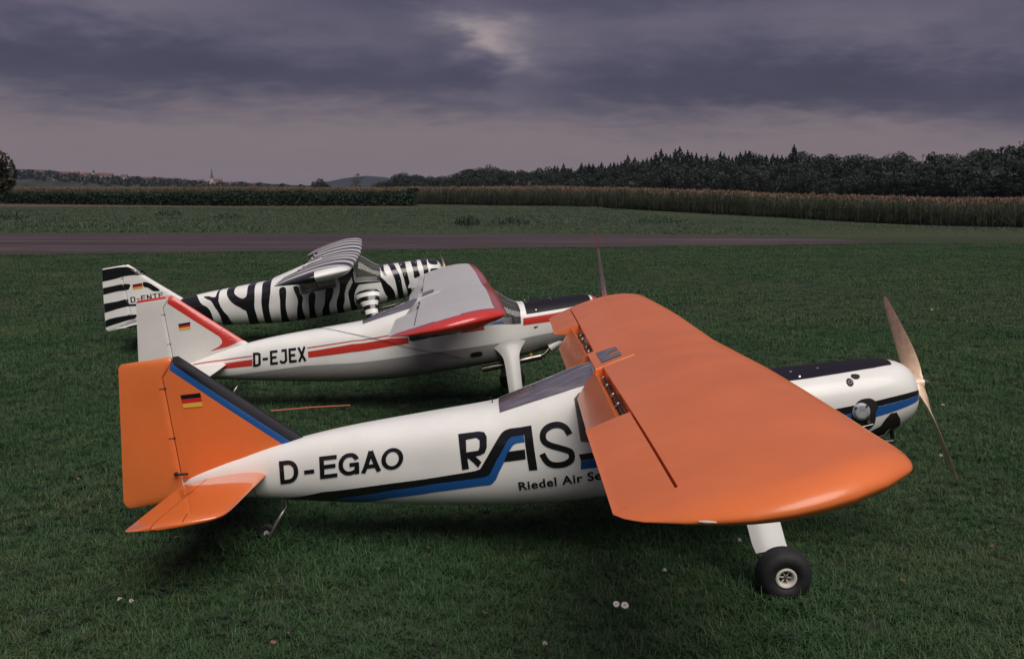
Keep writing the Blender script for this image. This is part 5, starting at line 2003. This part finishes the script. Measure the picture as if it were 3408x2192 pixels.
def leaf_quads(V, F, c, n, nrm, size, r):
    for _ in range(n):
        p = c()
        s = size * r.uniform(0.6, 1.3)
        if nrm == 'lobe':
            p, d = p
            d = (d + Vector((r.gauss(0, .35), r.gauss(0, .35), r.gauss(0, .35)))).normalized()
            q = d.to_track_quat('Z', 'Y').to_matrix() @ Matrix.Rotation(r.uniform(0, 6.28), 3, 'Z')
        else:
            q = Euler((r.uniform(-3, 3), r.uniform(-3, 3), r.uniform(-3, 3))).to_matrix()
        b = len(V)
        for dx_, dy_ in ((-1, -.6), (1, -.6), (1.0, .6), (-1, .6)):
            v = q @ Vector((dx_ * s, dy_ * s, 0))
            V.append((p[0] + v.x, p[1] + v.y, p[2] + v.z))
        F.append((b, b + 1, b + 2, b + 3))


def hedge(name, pts, h, depth, label, n_per_m=150):
    r = random.Random(5)
    root = empty(name, (pts[0][0], pts[0][1], float(ground_z(*pts[0]))))
    tag(root, label, 'hedge')
    V, F = [], []
    L = [Vector((p[0], p[1], 0)) for p in pts]
    for a, b in zip(L[:-1], L[1:]):
        d = (b - a)
        ln = d.length
        d.normalize()
        nn = Vector((d.y, -d.x, 0))
        if nn.y > 0:
            nn = -nn

        def c():
            t_ = r.random() * ln
            q = a + d * t_
            hh = h * (1 + 0.05 * math.sin(t_ * 0.9 + a.x) + 0.04 * math.sin(t_ * 2.7))
            gz = float(ground_z(q.x, q.y))
            if r.random() < 0.62:
                return q + nn * (depth / 2 * r.uniform(0.85, 1.08)) + Vector((0, 0, gz + hh * r.random()))
            return q + nn * (depth / 2 * r.uniform(-1, 1)) + Vector((0, 0, gz + hh * r.uniform(0.92, 1.06)))
        leaf_quads(V, F, c, int(ln * n_per_m), nn, 0.11, r)
    off = root.location
    V = [(v[0] - off.x, v[1] - off.y, v[2] - off.z) for v in V]
    part('hedge_leaves', V, F, 'hedge', root, smooth=False)
    V, F = [], []
    for a, b in zip(L[:-1], L[1:]):
        d = (b - a).normalized()
        nn = Vector((d.y, -d.x, 0)) * (depth / 2 - 0.22)
        a, b = a + d * min(0.2, (b - a).length * .2), b - d * min(0.2, (b - a).length * .2)
        k = len(V)
        for q in (a - nn, a + nn, b + nn, b - nn):
            for z in (0.0, h * 0.84):
                V.append((q.x - off.x, q.y - off.y, z))
        for f in ((0, 2, 3, 1), (2, 4, 5, 3), (4, 6, 7, 5), (6, 0, 1, 7), (1, 3, 5, 7)):
            F.append(tuple(k + i for i in f))
    part('hedge_core', V, F, 'hedge', root, smooth=False)
    return root


hedge('hedge', [(-66, 131), (-33.5, 113.4), (-11.6, 118.0)], 1.35, 1.3, 'long clipped dark hedge across the meadow on the left')
hedge('hedge_end', [(-12.0, 118.6), (-11.3, 118.3)], 1.75, 1.6, 'taller dark clipped block at the right end of the hedge', 1600)
hedge('hedge', [(-40, 134), (-13.0, 131.0)], 1.60, 1.3, 'second dark hedge row just behind the right half of the first hedge', 110)

# ------------------------------------------------------------------ corn


def corn_plant(seed):
    r = random.Random(seed)
    V, F, mi = [], [], []
    h = 2.0
    v, f = tube_geo([(0, 0, 0), (0.02, 0, h * .5), (0, 0.02, h)], [0.02, 0.017, 0.008], 4)
    V += v
    F += f
    mi += [0] * len(f)
    a = r.uniform(0, 6)
    for k in range(13):
        z = 0.12 + k * 0.135
        n0 = len(F)
        blade_geo(V, F, (0, 0, z), a + k * 3.3 + r.uniform(-.5, .5), r.uniform(0.5, 0.8), 0.11, r.uniform(0.7, 1.15), 1.0)
        mi += [0] * (len(F) - n0)
    for k in range(10):
        n0 = len(F)
        blade_geo(V, F, (0, 0, h - 0.12), r.uniform(0, 6.28), r.uniform(.32, .55), 0.075, r.uniform(0.05, 0.65), 0.6)
        mi += [1] * (len(F) - n0)
    return proto("corn_plant", V, F, ['corn', 'tassel'], mi)


EDGE = [(-140, 165), (-60, 160), (-13, 143), (8, 118), (22, 99), (40, 79), (60, 57), (80, 36)]
px_, py_ = [], []
for row in range(26):
    back = row * 0.75 if row < 14 else 10 + (row - 13) * (row - 13) * 0.9
    stepx = 0.20 if row < 6 else (0.34 if row < 14 else 0.62)
    for i in range(len(EDGE) - 1):
        a, b = np.array(EDGE[i], float), np.array(EDGE[i + 1], float)
        d = b - a
        ln = np.linalg.norm(d)
        d /= ln
        nrm = np.array([-d[1], d[0]])
        if nrm[1] < 0:
            nrm = -nrm
        n = int(ln / stepx)
        t_ = (np.arange(n) + rng.uniform(-.3, .3, n)) * stepx
        q = a + d * t_[:, None] + nrm * (back + rng.uniform(-.15, .15, n))[:, None]
        px_.append(q[:, 0])
        py_.append(q[:, 1])
x, y = np.concatenate(px_), np.concatenate(py_)
k = (np.abs(x) < 0.62 * y + 4)
x, y = x[k], y[k]
gap_ = patch(x, y, 0.25)
scatter('corn_field', [corn_plant(k) for k in range(6)], np.stack([x, y, ground_z(x, y)], -1), rng.uniform(0.88, 1.12, len(x)) * (1 + 0.04 * gap_), tilt=0.08)
# closed canopy of the field further in
V, F = [], []
poly = [(-140, 176), (-60, 171), (-11, 154), (13, 127), (29, 108), (47, 87), (67, 65), (88, 45)]
for i, (a, b) in enumerate(poly):
    for kx, ky in ((0, 0), (0.02, 0.33), (0.06, 0.66), (0.10, 1.0)):
        xx, yy = a + (a + 120) * 0.35 * ky, b + (260 - b * 0.4) * ky
        V.append((xx, yy, float(ground_z(xx, yy)) + 1.92))
F = [(i * 4 + j, (i + 1) * 4 + j, (i + 1) * 4 + j + 1, i * 4 + j + 1) for i in range(len(poly) - 1) for j in range(3)]
MAT['canopy'] = principled("corn_canopy", (0.22, 0.15, 0.10), 0.95, spec=0.1, var=0.5, vscale=0.7, color2=(0.07, 0.08, 0.045), bump=1.0, bscale=2.0)
tag(part('corn_canopy', V, F, 'canopy', None, sharp=None), kind='stuff')

# ------------------------------------------------------------------ trees


def crown_mesh(name, seed, h, w, kind, dense=False):
    r = random.Random(seed)
    V, F = [], []
    if kind == 'conifer':
        tiers = 22
        for k in range(tiers):
            t_ = k / (tiers - 1)
            z = h * (0.10 + 0.90 * t_)
            rad = w * 0.5 * (1 - t_) ** 0.72 * r.uniform(0.72, 1.12) + 0.10
            for i in range(26):
                a = r.uniform(0, 6.28)
                q = rad * r.uniform(0.25, 1.0)
                leaf_quads(V, F, lambda: (q * math.cos(a), q * math.sin(a), z - q * 0.30 + r.uniform(-.3, .3)), 2, None, 0.22 + 0.38 * (1 - t_), r)
    else:
        lobes = []
        for k in range(30 if not dense else 44):
            a = r.uniform(0, 6.28)
            u = r.uniform(-0.75 if not dense else -1.25, 1)
            u = max(u, -0.98) if not dense else u
            q = math.sqrt(max(0.12, 1 - u * u)) * r.uniform(0.4, 0.85)
            lobes.append((w * 0.5 * q * math.cos(a), w * 0.5 * q * math.sin(a), h * (0.55 + 0.36 * u * r.uniform(.75, 1.0)), w * r.uniform(0.11, 0.21)))
        for lx, ly, lz, lr in lobes:
            def c():
                d = Vector((r.gauss(0, 1), r.gauss(0, 1), r.gauss(0, 1))).normalized()
                d.z *= 0.8
                return Vector((lx, ly, lz)) + d * lr * r.uniform(0.8, 1.05), d
            leaf_quads(V, F, c, 75 if not dense else 110, 'lobe', w * 0.022, r)
    return mesh_from(name, V, F, {'conifer': 'conifer', 'broad': 'crown', 'rust': 'rusttree'}[kind], smooth=False)


def trunk_mesh(name, h, r0, seed):
    r = random.Random(seed)
    V, F = tube_geo([(0, 0, -0.2), (r.uniform(-.1, .1), 0, h * .3), (r.uniform(-.2, .2), r.uniform(-.2, .2), h * .62), (0, 0, h * .9)], [r0, r0 * .8, r0 * .5, r0 * .12], 7)
    for k in range(5):
        a = r.uniform(0, 6.28)
        z = h * r.uniform(0.3, 0.6)
        l = h * r.uniform(.15, .28)
        v, f = tube_geo([(0, 0, z), (l * .6 * math.cos(a), l * .6 * math.sin(a), z + l * .5), (l * math.cos(a), l * math.sin(a), z + l)], [r0 * .35, r0 * .22, r0 * .06], 5, len(V))
        V += v
        F += f
    return mesh_from(name, V, F, 'bark')


CROWNS = {'broad': [crown_mesh('crown', 100 + k, 14, 10 + (k % 3), 'broad') for k in range(6)],
          'conifer': [crown_mesh('crown', 200 + k, 17, 10.0 + (k % 3), 'conifer') for k in range(5)]}
TRUNKS = {'broad': [trunk_mesh('trunk', 14, .32, k) for k in range(3)], 'conifer': [trunk_mesh('trunk', 17, .26, 9 + k) for k in range(2)]}


def tree(kind, x, y, z, s, label, group, rz=None, sx=1.0):
    o = empty('broadleaf_tree' if kind == 'broad' else 'conifer_tree', (x, y, z), random.uniform(0, 6.28) if rz is None else rz)
    o.scale = (s * sx, s * sx, s)
    tag(o, label, 'tree', group)
    for nm, src in (('crown', CROWNS), ('trunk', TRUNKS)):
        c = bpy.data.objects.new(nm, random.choice(src[kind]))
        link(c, o)
    return o


# skyline of the wood in (photo column, row) -> stands at the distance of its edge
SKY = [(905, 425), (940, 398), (965, 402), (985, 410), (1010, 408), (1040, 412), (1065, 402), (1090, 396), (1110, 386), (1150, 384), (1180, 398), (1210, 398), (1260, 394), (1300, 388), (1350, 384),
       (1400, 380), (1440, 372), (1480, 370), (1520, 362), (1580, 352), (1640, 358), (1700, 350), (1760, 352), (1840, 354), (1880, 362), (1930, 362), (1980, 364), (2050, 354), (2060, 352), (2120, 358), (2200, 350),
       (2260, 345), (2330, 340), (2394, 330)]
SK = np.array(SKY, float)


def edge_dist(px):
    return np.interp(px, [880, 1000, 1300, 1700, 2100, 2500, 2800], [520, 470, 390, 310, 250, 205, 180])


def top_z(px, py, d):
    return CAM_H + (456.6 - py) / 2340.8 * d * 1.0


rt = random.Random(3)
n_tree = 0
for row, (dd, drop, stepf) in enumerate(((0, 26, 0.85), (10, 14, 0.8), (24, 4, 0.7), (44, -1, 0.62))):
    px = 895.0
    while px < 2560:
        d = float(edge_dist(px)) + dd + rt.uniform(-3, 3)
        py = float(np.interp(px, SK[:, 0], SK[:, 1])) if px < 2394 else 330 - (px - 2394) * 0.1
        bottom_py = 456.6
        frac = {0: rt.uniform(0.44, 0.72), 1: rt.uniform(0.62, 0.86), 2: rt.uniform(0.80, 0.97), 3: rt.uniform(0.88, 1.04)}[row]
        ph = (bottom_py - py) * frac
        x = (px - 1197) / 2340.8 * d
        z0 = float(ground_z(x, d))
        ht = CAM_H + ph / 2340.8 * d - z0
        ht = max(ht, 3.5)
        con = (1290 < px < 1870 and row >= 2 and rt.random() < 0.93) or (row == 1 and 1450 < px < 1800 and rt.random() < 0.3)
        if con:
            s = ht / 17 * rt.choice((rt.uniform(0.86, 0.98), rt.uniform(0.90, 1.0), rt.uniform(0.95, 1.08)))
            tree('conifer', x, d, z0, s, 'dark pointed conifer rising from the far wood on the right', 'conifers in the far wood', sx=rt.uniform(0.85, 1.15))
            wpx = 10.5 * s / d * 2340.8
        else:
            s = ht / 13.6
            if row == 0 and px < 1250:
                lab, gr = 'rounded leafy tree in the thin left end of the far wood', 'trees at the left end of the wood'
            elif row == 0:
                lab, gr = 'dark leafy tree along the front edge of the far wood', 'trees along the front edge of the wood'
            else:
                lab, gr = 'dark leafy tree whose crown stands behind the wood edge', 'trees inside the wood'
            sx = max(1.0, 0.85 / max(s, 0.3)) * rt.uniform(0.9, 1.2)
            tree('broad', x, d, z0, s, lab, gr, sx=min(sx, 1.7))
            wpx = 10.5 * s * min(sx, 1.7) / d * 2340.8
        px += wpx * stepf * (0.24 if con else 0.60) * rt.uniform(0.8, 1.2)
        n_tree += 1
print("trees", n_tree)
# dark undergrowth closing the wood
V, F = [], []
r = random.Random(8)
for _ in range(15000):
    px = r.uniform(890, 2700)
    d = float(edge_dist(px)) + r.uniform(-1, 60)
    py = float(np.interp(px, SK[:, 0], SK[:, 1]))
    x = (px - 1197) / 2340.8 * d
    z0 = float(ground_z(x, d))
    ht = CAM_H + (456.6 - py) * 0.55 / 2340.8 * d - z0
    z = z0 + ht * r.random()
    leaf_quads(V, F, lambda: (x, d, z), 1, None, 0.75, r)
tag(part('undergrowth', V, F, 'conifer', None, smooth=False), kind='stuff')


def lone(name, label, x, y, h, w, seed, kind='broad', dense=False):
    o = empty(name, (x, y, float(ground_z(x, y))))
    tag(o, label, 'tree')
    part_ = bpy.data.objects.new('crown', crown_mesh('crown', seed, h, w, kind, dense))
    link(part_, o)
    t_ = bpy.data.objects.new('trunk', trunk_mesh('trunk', h, h * .022, seed))
    link(t_, o)
    return o


lone('broadleaf_tree', 'small round dark tree standing alone on the horizon left of the hill', (752 - 1197) / 2340.8 * 330, 330, 5.6 + 1.4, 7.4, 301)
lone('broadleaf_tree', 'tiny dark bush on the horizon beside the lone round tree', (716 - 1197) / 2340.8 * 420, 420, 5.2, 4.2, 302)
o = lone('broadleaf_tree', 'brownish green tree cut off by the left picture edge', (-42 - 1197) / 2340.8 * 72, 72, 5.0, 5.2, 303, 'rust', dense=True)
# bare, thin tree
th = empty('thin_tree', ((838 - 1197) / 2340.8 * 260, 260, float(ground_z(-40, 260))))
tag(th, 'thin almost bare tree in front of the blue hill', 'tree')
r = random.Random(12)
items = [([(0, 0, 0), (0.1, 0, 3.2), (-.1, 0, 6.8)], [0.13, 0.09, 0.03])]
V, F = [], []
for k in range(26):
    a = r.uniform(0, 6.28)
    z = r.uniform(3.4, 6.6)
    l = r.uniform(0.7, 1.9)
    e = (l * math.cos(a), l * math.sin(a), z + l * r.uniform(.3, 1.0))
    items.append(([(0, 0, z), e], [0.035, 0.012]))
    for _ in range(5):
        leaf_quads(V, F, lambda: (e[0] * r.uniform(.5, 1.1), e[1] * r.uniform(.5, 1.1), z + (e[2] - z) * r.uniform(.5, 1.1)), 1, None, 0.13, r)
multi_tube('trunk', items, 'bark', th, 5)
part('twigs', V, F, 'rusttree', th, smooth=False)

# ------------------------------------------------------------------ hills, village


def ridge(name, prof, d, depth, mat, d0=None):
    """rounded hill: (world x, height) profile at distance d"""
    V, F = [], []
    K = 7
    for x, z in prof:
        for k in range(K):
            q = k / (K - 1)
            V.append((x, d - depth + depth * 2 * q, z * math.sin(math.pi * q) ** 0.8 - 4))
    F = [(i * K + j, (i + 1) * K + j, (i + 1) * K + j + 1, i * K + j + 1) for i in range(len(prof) - 1) for j in range(K - 1)]
    tag(part(name, V, F, mat, None, sharp=None), kind='structure')


def hgt(py, d):
    return CAM_H + (456.6 - py) / 2340.8 * d + 4


MAT['hillwood'] = principled("far_wooded_hill", (0.022, 0.028, 0.026), 0.95, spec=0.1, var=0.4, vscale=0.02)
MAT['hillfield'] = principled("far_fields", (0.040, 0.046, 0.034), 0.95, spec=0.1, var=0.5, vscale=0.008, color2=(0.035, 0.045, 0.032))
D = 4200
ridge('hill', [((px - 1197) / 2340.8 * D, hgt(py, D)) for px, py in [(690, 452), (740, 442), (770, 428), (800, 423), (830, 416), (860, 413), (900, 416), (940, 422), (1000, 434), (1080, 448), (1200, 454)]], D, 700, 'hillwood')
D = 1750
ridge('village_hill', [((px - 1197) / 2340.8 * D, hgt(py, D)) for px, py in [(-500, 380), (-200, 388), (0, 398), (60, 400), (120, 402), (200, 409), (260, 414), (340, 417), (420, 420), (500, 428), (560, 429), (620, 431), (700, 435), (760, 438), (840, 446), (900, 452)]], D, 420, 'hillfield')

MAT['housewall'] = principled("house_render", (0.40, 0.37, 0.33), 0.8)
MAT['houseroof'] = principled("red_tiles", (0.135, 0.060, 0.050), 0.8, var=0.3, vscale=0.5)
MAT['slate'] = principled("church_slate", (0.055, 0.055, 0.065), 0.6)
DV = 1480


def house_mesh(w, d, h, rh):
    V, F = [], []
    box_geo(V, F, (-w / 2, -d / 2, -3), (w / 2, d / 2, h))
    wall = mesh_from('wall', V, F, 'housewall', smooth=False)
    e = 0.4
    V = [(-w / 2 - e, -d / 2 - e, h), (w / 2 + e, -d / 2 - e, h), (w / 2 + e, d / 2 + e, h), (-w / 2 - e, d / 2 + e, h), (-w / 2 - e, 0, h + rh), (w / 2 + e, 0, h + rh)]
    F = [(0, 1, 5, 4), (2, 3, 4, 5), (0, 4, 3), (1, 2, 5), (0, 3, 2, 1)]
    return wall, mesh_from('roof', V, F, 'houseroof', smooth=False)


HM = [house_mesh(9, 7.5, 4.6, 3.4), house_mesh(15, 8, 4.2, 4.0), house_mesh(7, 7, 5.0, 3.0)]
VIL = [(70, 407, 0), (96, 407, 0), (106, 409, 2), (118, 411, 0), (142, 412, 0), (150, 411, 2), (162, 410, 1), (172, 413, 0), (176, 416, 2), (190, 410, 0), (204, 413, 2), (214, 412, 0),
       (246, 413, 1), (262, 414, 1), (300, 416, 0), (352, 422, 1), (368, 422, 1), (384, 422, 0), (420, 425, 0), (436, 425, 0), (470, 428, 2), (478, 427, 0), (500, 430, 2),
       (540, 432, 0), (556, 432, 1), (575, 432, 0), (600, 434, 0), (845, 447, 2)]
for i, (px, py, k) in enumerate(VIL):
    d = DV - 30 + (i * 37 % 60)
    x = (px - 1197) / 2340.8 * d
    z = CAM_H + (456.6 - py) / 2340.8 * d - 5
    o = empty('village_house', (x, d, z), rt.uniform(-.6, .6))
    tag(o, 'small pale house with red roof in the far village on the left', 'house', 'houses of the far village')
    for nm, me in zip(('wall', 'roof'), HM[k]):
        link(bpy.data.objects.new(nm, me), o)
# church
d = DV - 20
x = (502 - 1197) / 2340.8 * d
z = CAM_H + (456.6 - 431) / 2340.8 * d - 2
ch = empty('church', (x, d, z), 0.2)
tag(ch, 'church with tall pointed dark spire in the far village', 'church')
V, F = [], []
box_geo(V, F, (-2.4, -2.4, -6), (2.4, 2.4, 9))
part('tower', V, F, 'housewall', ch, smooth=False)
V = [(-2.6, -2.6, 9), (2.6, -2.6, 9), (2.6, 2.6, 9), (-2.6, 2.6, 9), (-1.6, -1.6, 13), (1.6, -1.6, 13), (1.6, 1.6, 13), (-1.6, 1.6, 13), (0, 0, 24.0)]
F = [(0, 1, 5, 4), (1, 2, 6, 5), (2, 3, 7, 6), (3, 0, 4, 7), (4, 5, 8), (5, 6, 8), (6, 7, 8), (7, 4, 8), (3, 2, 1, 0)]
part('spire', V, F, 'slate', ch, smooth=False)
V, F = [], []
box_geo(V, F, (2.4, -4, -6), (14, 4, 4.2))
part('nave', V, F, 'housewall', ch, smooth=False)
V = [(2.4, -4.4, 4.2), (14.4, -4.4, 4.2), (14.4, 4.4, 4.2), (2.4, 4.4, 4.2), (2.4, 0, 8.4), (14.4, 0, 8.4)]
part('nave_roof', V, [(0, 1, 5, 4), (2, 3, 4, 5), (0, 4, 3), (1, 2, 5), (0, 3, 2, 1)], 'houseroof', ch, smooth=False)
# second, small tower
d = DV
x = (229 - 1197) / 2340.8 * d
z = CAM_H + (456.6 - 416) / 2340.8 * d
tw = empty('bell_tower', (x, d, z))
tag(tw, 'small pale tower on the village ridge left of the church', 'tower')
V, F = [], []
box_geo(V, F, (-2, -2, -6), (2, 2, 5))
part('tower', V, F, 'housewall', tw, smooth=False)
V = [(-2.2, -2.2, 5), (2.2, -2.2, 5), (2.2, 2.2, 5), (-2.2, 2.2, 5), (0, 0, 11)]
part('spire', V, [(0, 1, 4), (1, 2, 4), (2, 3, 4), (3, 0, 4), (3, 2, 1, 0)], 'slate', tw, smooth=False)
# trees massed between the houses
V, F = [], []
r = random.Random(21)
VR = [(0, 404), (60, 404), (120, 406), (200, 413), (260, 417), (340, 420), (420, 423), (500, 430), (560, 431), (620, 433), (700, 437), (770, 441), (860, 450)]
for _ in range(9000):
    px = r.uniform(-60, 860)
    py = float(np.interp(px, [v[0] for v in VR], [v[1] for v in VR])) + r.uniform(0, 17) + 2 * math.sin(px * .13)
    d = DV + r.uniform(-90, -45) if r.random() < 0.45 else DV + r.uniform(40, 90)
    xx = (px - 1197) / 2340.8 * d
    zz = CAM_H + (456.6 - py) / 2340.8 * d
    leaf_quads(V, F, lambda: (xx, d, zz), 1, None, 2.0, r)
tag(part('village_trees', V, F, 'crown', None, smooth=False), kind='stuff')

# ------------------------------------------------------------------ small things on the grass
MAT['rodred'] = principled("faded_red_paint", (0.42, 0.10, 0.06), 0.5)
rod = tube('marker_rod', [(-1.41, 5.74, 0.045), (-1.19, 5.82, 0.050), (-0.97, 5.90, 0.046)], 0.0042, 'rodred', None, 8)
tag(rod, 'thin orange red rod lying on the grass behind the orange tail', 'rod')


def daisy(x, y, h, r0, label, tilt=0.5, petals=14, group=None):
    o = empty('daisy', (x, y, 0))
    tag(o, label, 'flower', group)
    tube('stem', [(0, 0, 0), (0.004, 0, h * .6), (0, -0.004, h)], 0.0014, 'blade', o, 5)
    q = Matrix.Rotation(tilt, 3, 'X') @ Matrix.Rotation(random.uniform(0, 3), 3, 'Z')
    V, F = [], []
    for k in range(petals):
        a = 2 * math.pi * k / petals
        b = len(V)
        for rr, ww, zz in ((0.25, 0.09, 0.0), (0.7, 0.17, 0.04), (1.0, 0.09, -0.02)):
            for s in (-1, 1):
                v = q @ Vector((r0 * (rr * math.cos(a) - s * ww * math.sin(a)), r0 * (rr * math.sin(a) + s * ww * math.cos(a)), r0 * zz))
                V.append((v.x, v.y - 0.004, v.z + h))
        F += [(b, b + 1, b + 3, b + 2), (b + 2, b + 3, b + 5, b + 4)]
    part('petals', V, F, 'petal', o, smooth=False)
    n = q @ Vector((0, 0, 1))
    lathe('disc', [(0, r0 * .30), (r0 * .12, r0 * .24), (r0 * .18, 0)], 'gold', o, (0, -0.004, h), n, 10)
    return o


MAT['petal'] = principled("white_petal", (0.78, 0.72, 0.70), 0.6)
daisy(0.322, 2.935, 0.058, 0.0105, 'left daisy of the pair in the grass before the wheel', 0.7)
daisy(0.346, 2.915, 0.063, 0.0125, 'right daisy of the pair in the grass before the wheel', 0.6)


def clover_flower(x, y, h, label, s=1.0):
    o = empty('clover_flower', (x, y, 0))
    tag(o, label, 'flower', 'white clover heads in the grass')
    tube('stem', [(0, 0, 0), (0.003, 0, h)], 0.0013, 'blade', o, 5)
    bm = bmesh.new()
    r = random.Random(int(x * 1000))
    for k in range(26):
        d = Vector((r.gauss(0, 1), r.gauss(0, 1), abs(r.gauss(0, 1)) - .3)).normalized() * 0.0075 * s
        bmesh.ops.create_cone(bm, segments=5, radius1=0.0032 * s, radius2=0.001 * s, depth=0.007 * s, cap_ends=True,
                              matrix=Matrix.Translation(Vector((0, 0, h)) + d) @ d.to_track_quat('Z', 'Y').to_matrix().to_4x4())
    bm_part('flower_head', bm, 'cloverhead', o)


MAT['cloverhead'] = principled("clover_head", (0.50, 0.44, 0.36), 0.7, var=0.4, vscale=300)
for px, py, lab in ((1730, 1262, 'small clover head left of the white landing leg'), (1555, 1333, 'brownish clover head below the wing tip'), (309, 1408, 'pinkish clover head in the lower left grass'),
                    (401 * .703, 1404, 'tiny clover head left of the pinkish one'), (1276, 1505, 'white clover head near the bottom middle edge'),
                    (945, 1209, 'small pale clover head in the fuselage shade'), (2178, 722, 'pale clover head on the far right meadow'), (2205, 945, 'white clover head right of the wooden propeller'),
                    (2200, 1063, 'yellowish clover head right of the lower propeller blade')):
    cx, cy = at_px(px, py, 0.04)
    clover_flower(cx, cy, 0.042, lab, 0.75 + 0.08 * max(0, cy - 3))

# ------------------------------------------------------------------ air between the meadow and the far hills
hz_ = bpy.data.materials.new("haze_air")
hz_.use_nodes = True
t = hz_.node_tree
t.nodes.clear()
o_ = N(t, 'ShaderNodeOutputMaterial')
pv = N(t, 'ShaderNodeVolumePrincipled')
pv.inputs['Color'].default_value = (0.60, 0.64, 0.90, 1)
pv.inputs['Density'].default_value = 0.00005
t.links.new(pv.outputs[0], o_.inputs['Volume'])
MAT['haze'] = hz_
V, F = [], []
box_geo(V, F, (-3600, -80, -9), (3600, 6100, 130))
o = part('haze', V, F, 'haze', None, smooth=False)
tag(o, kind='stuff')
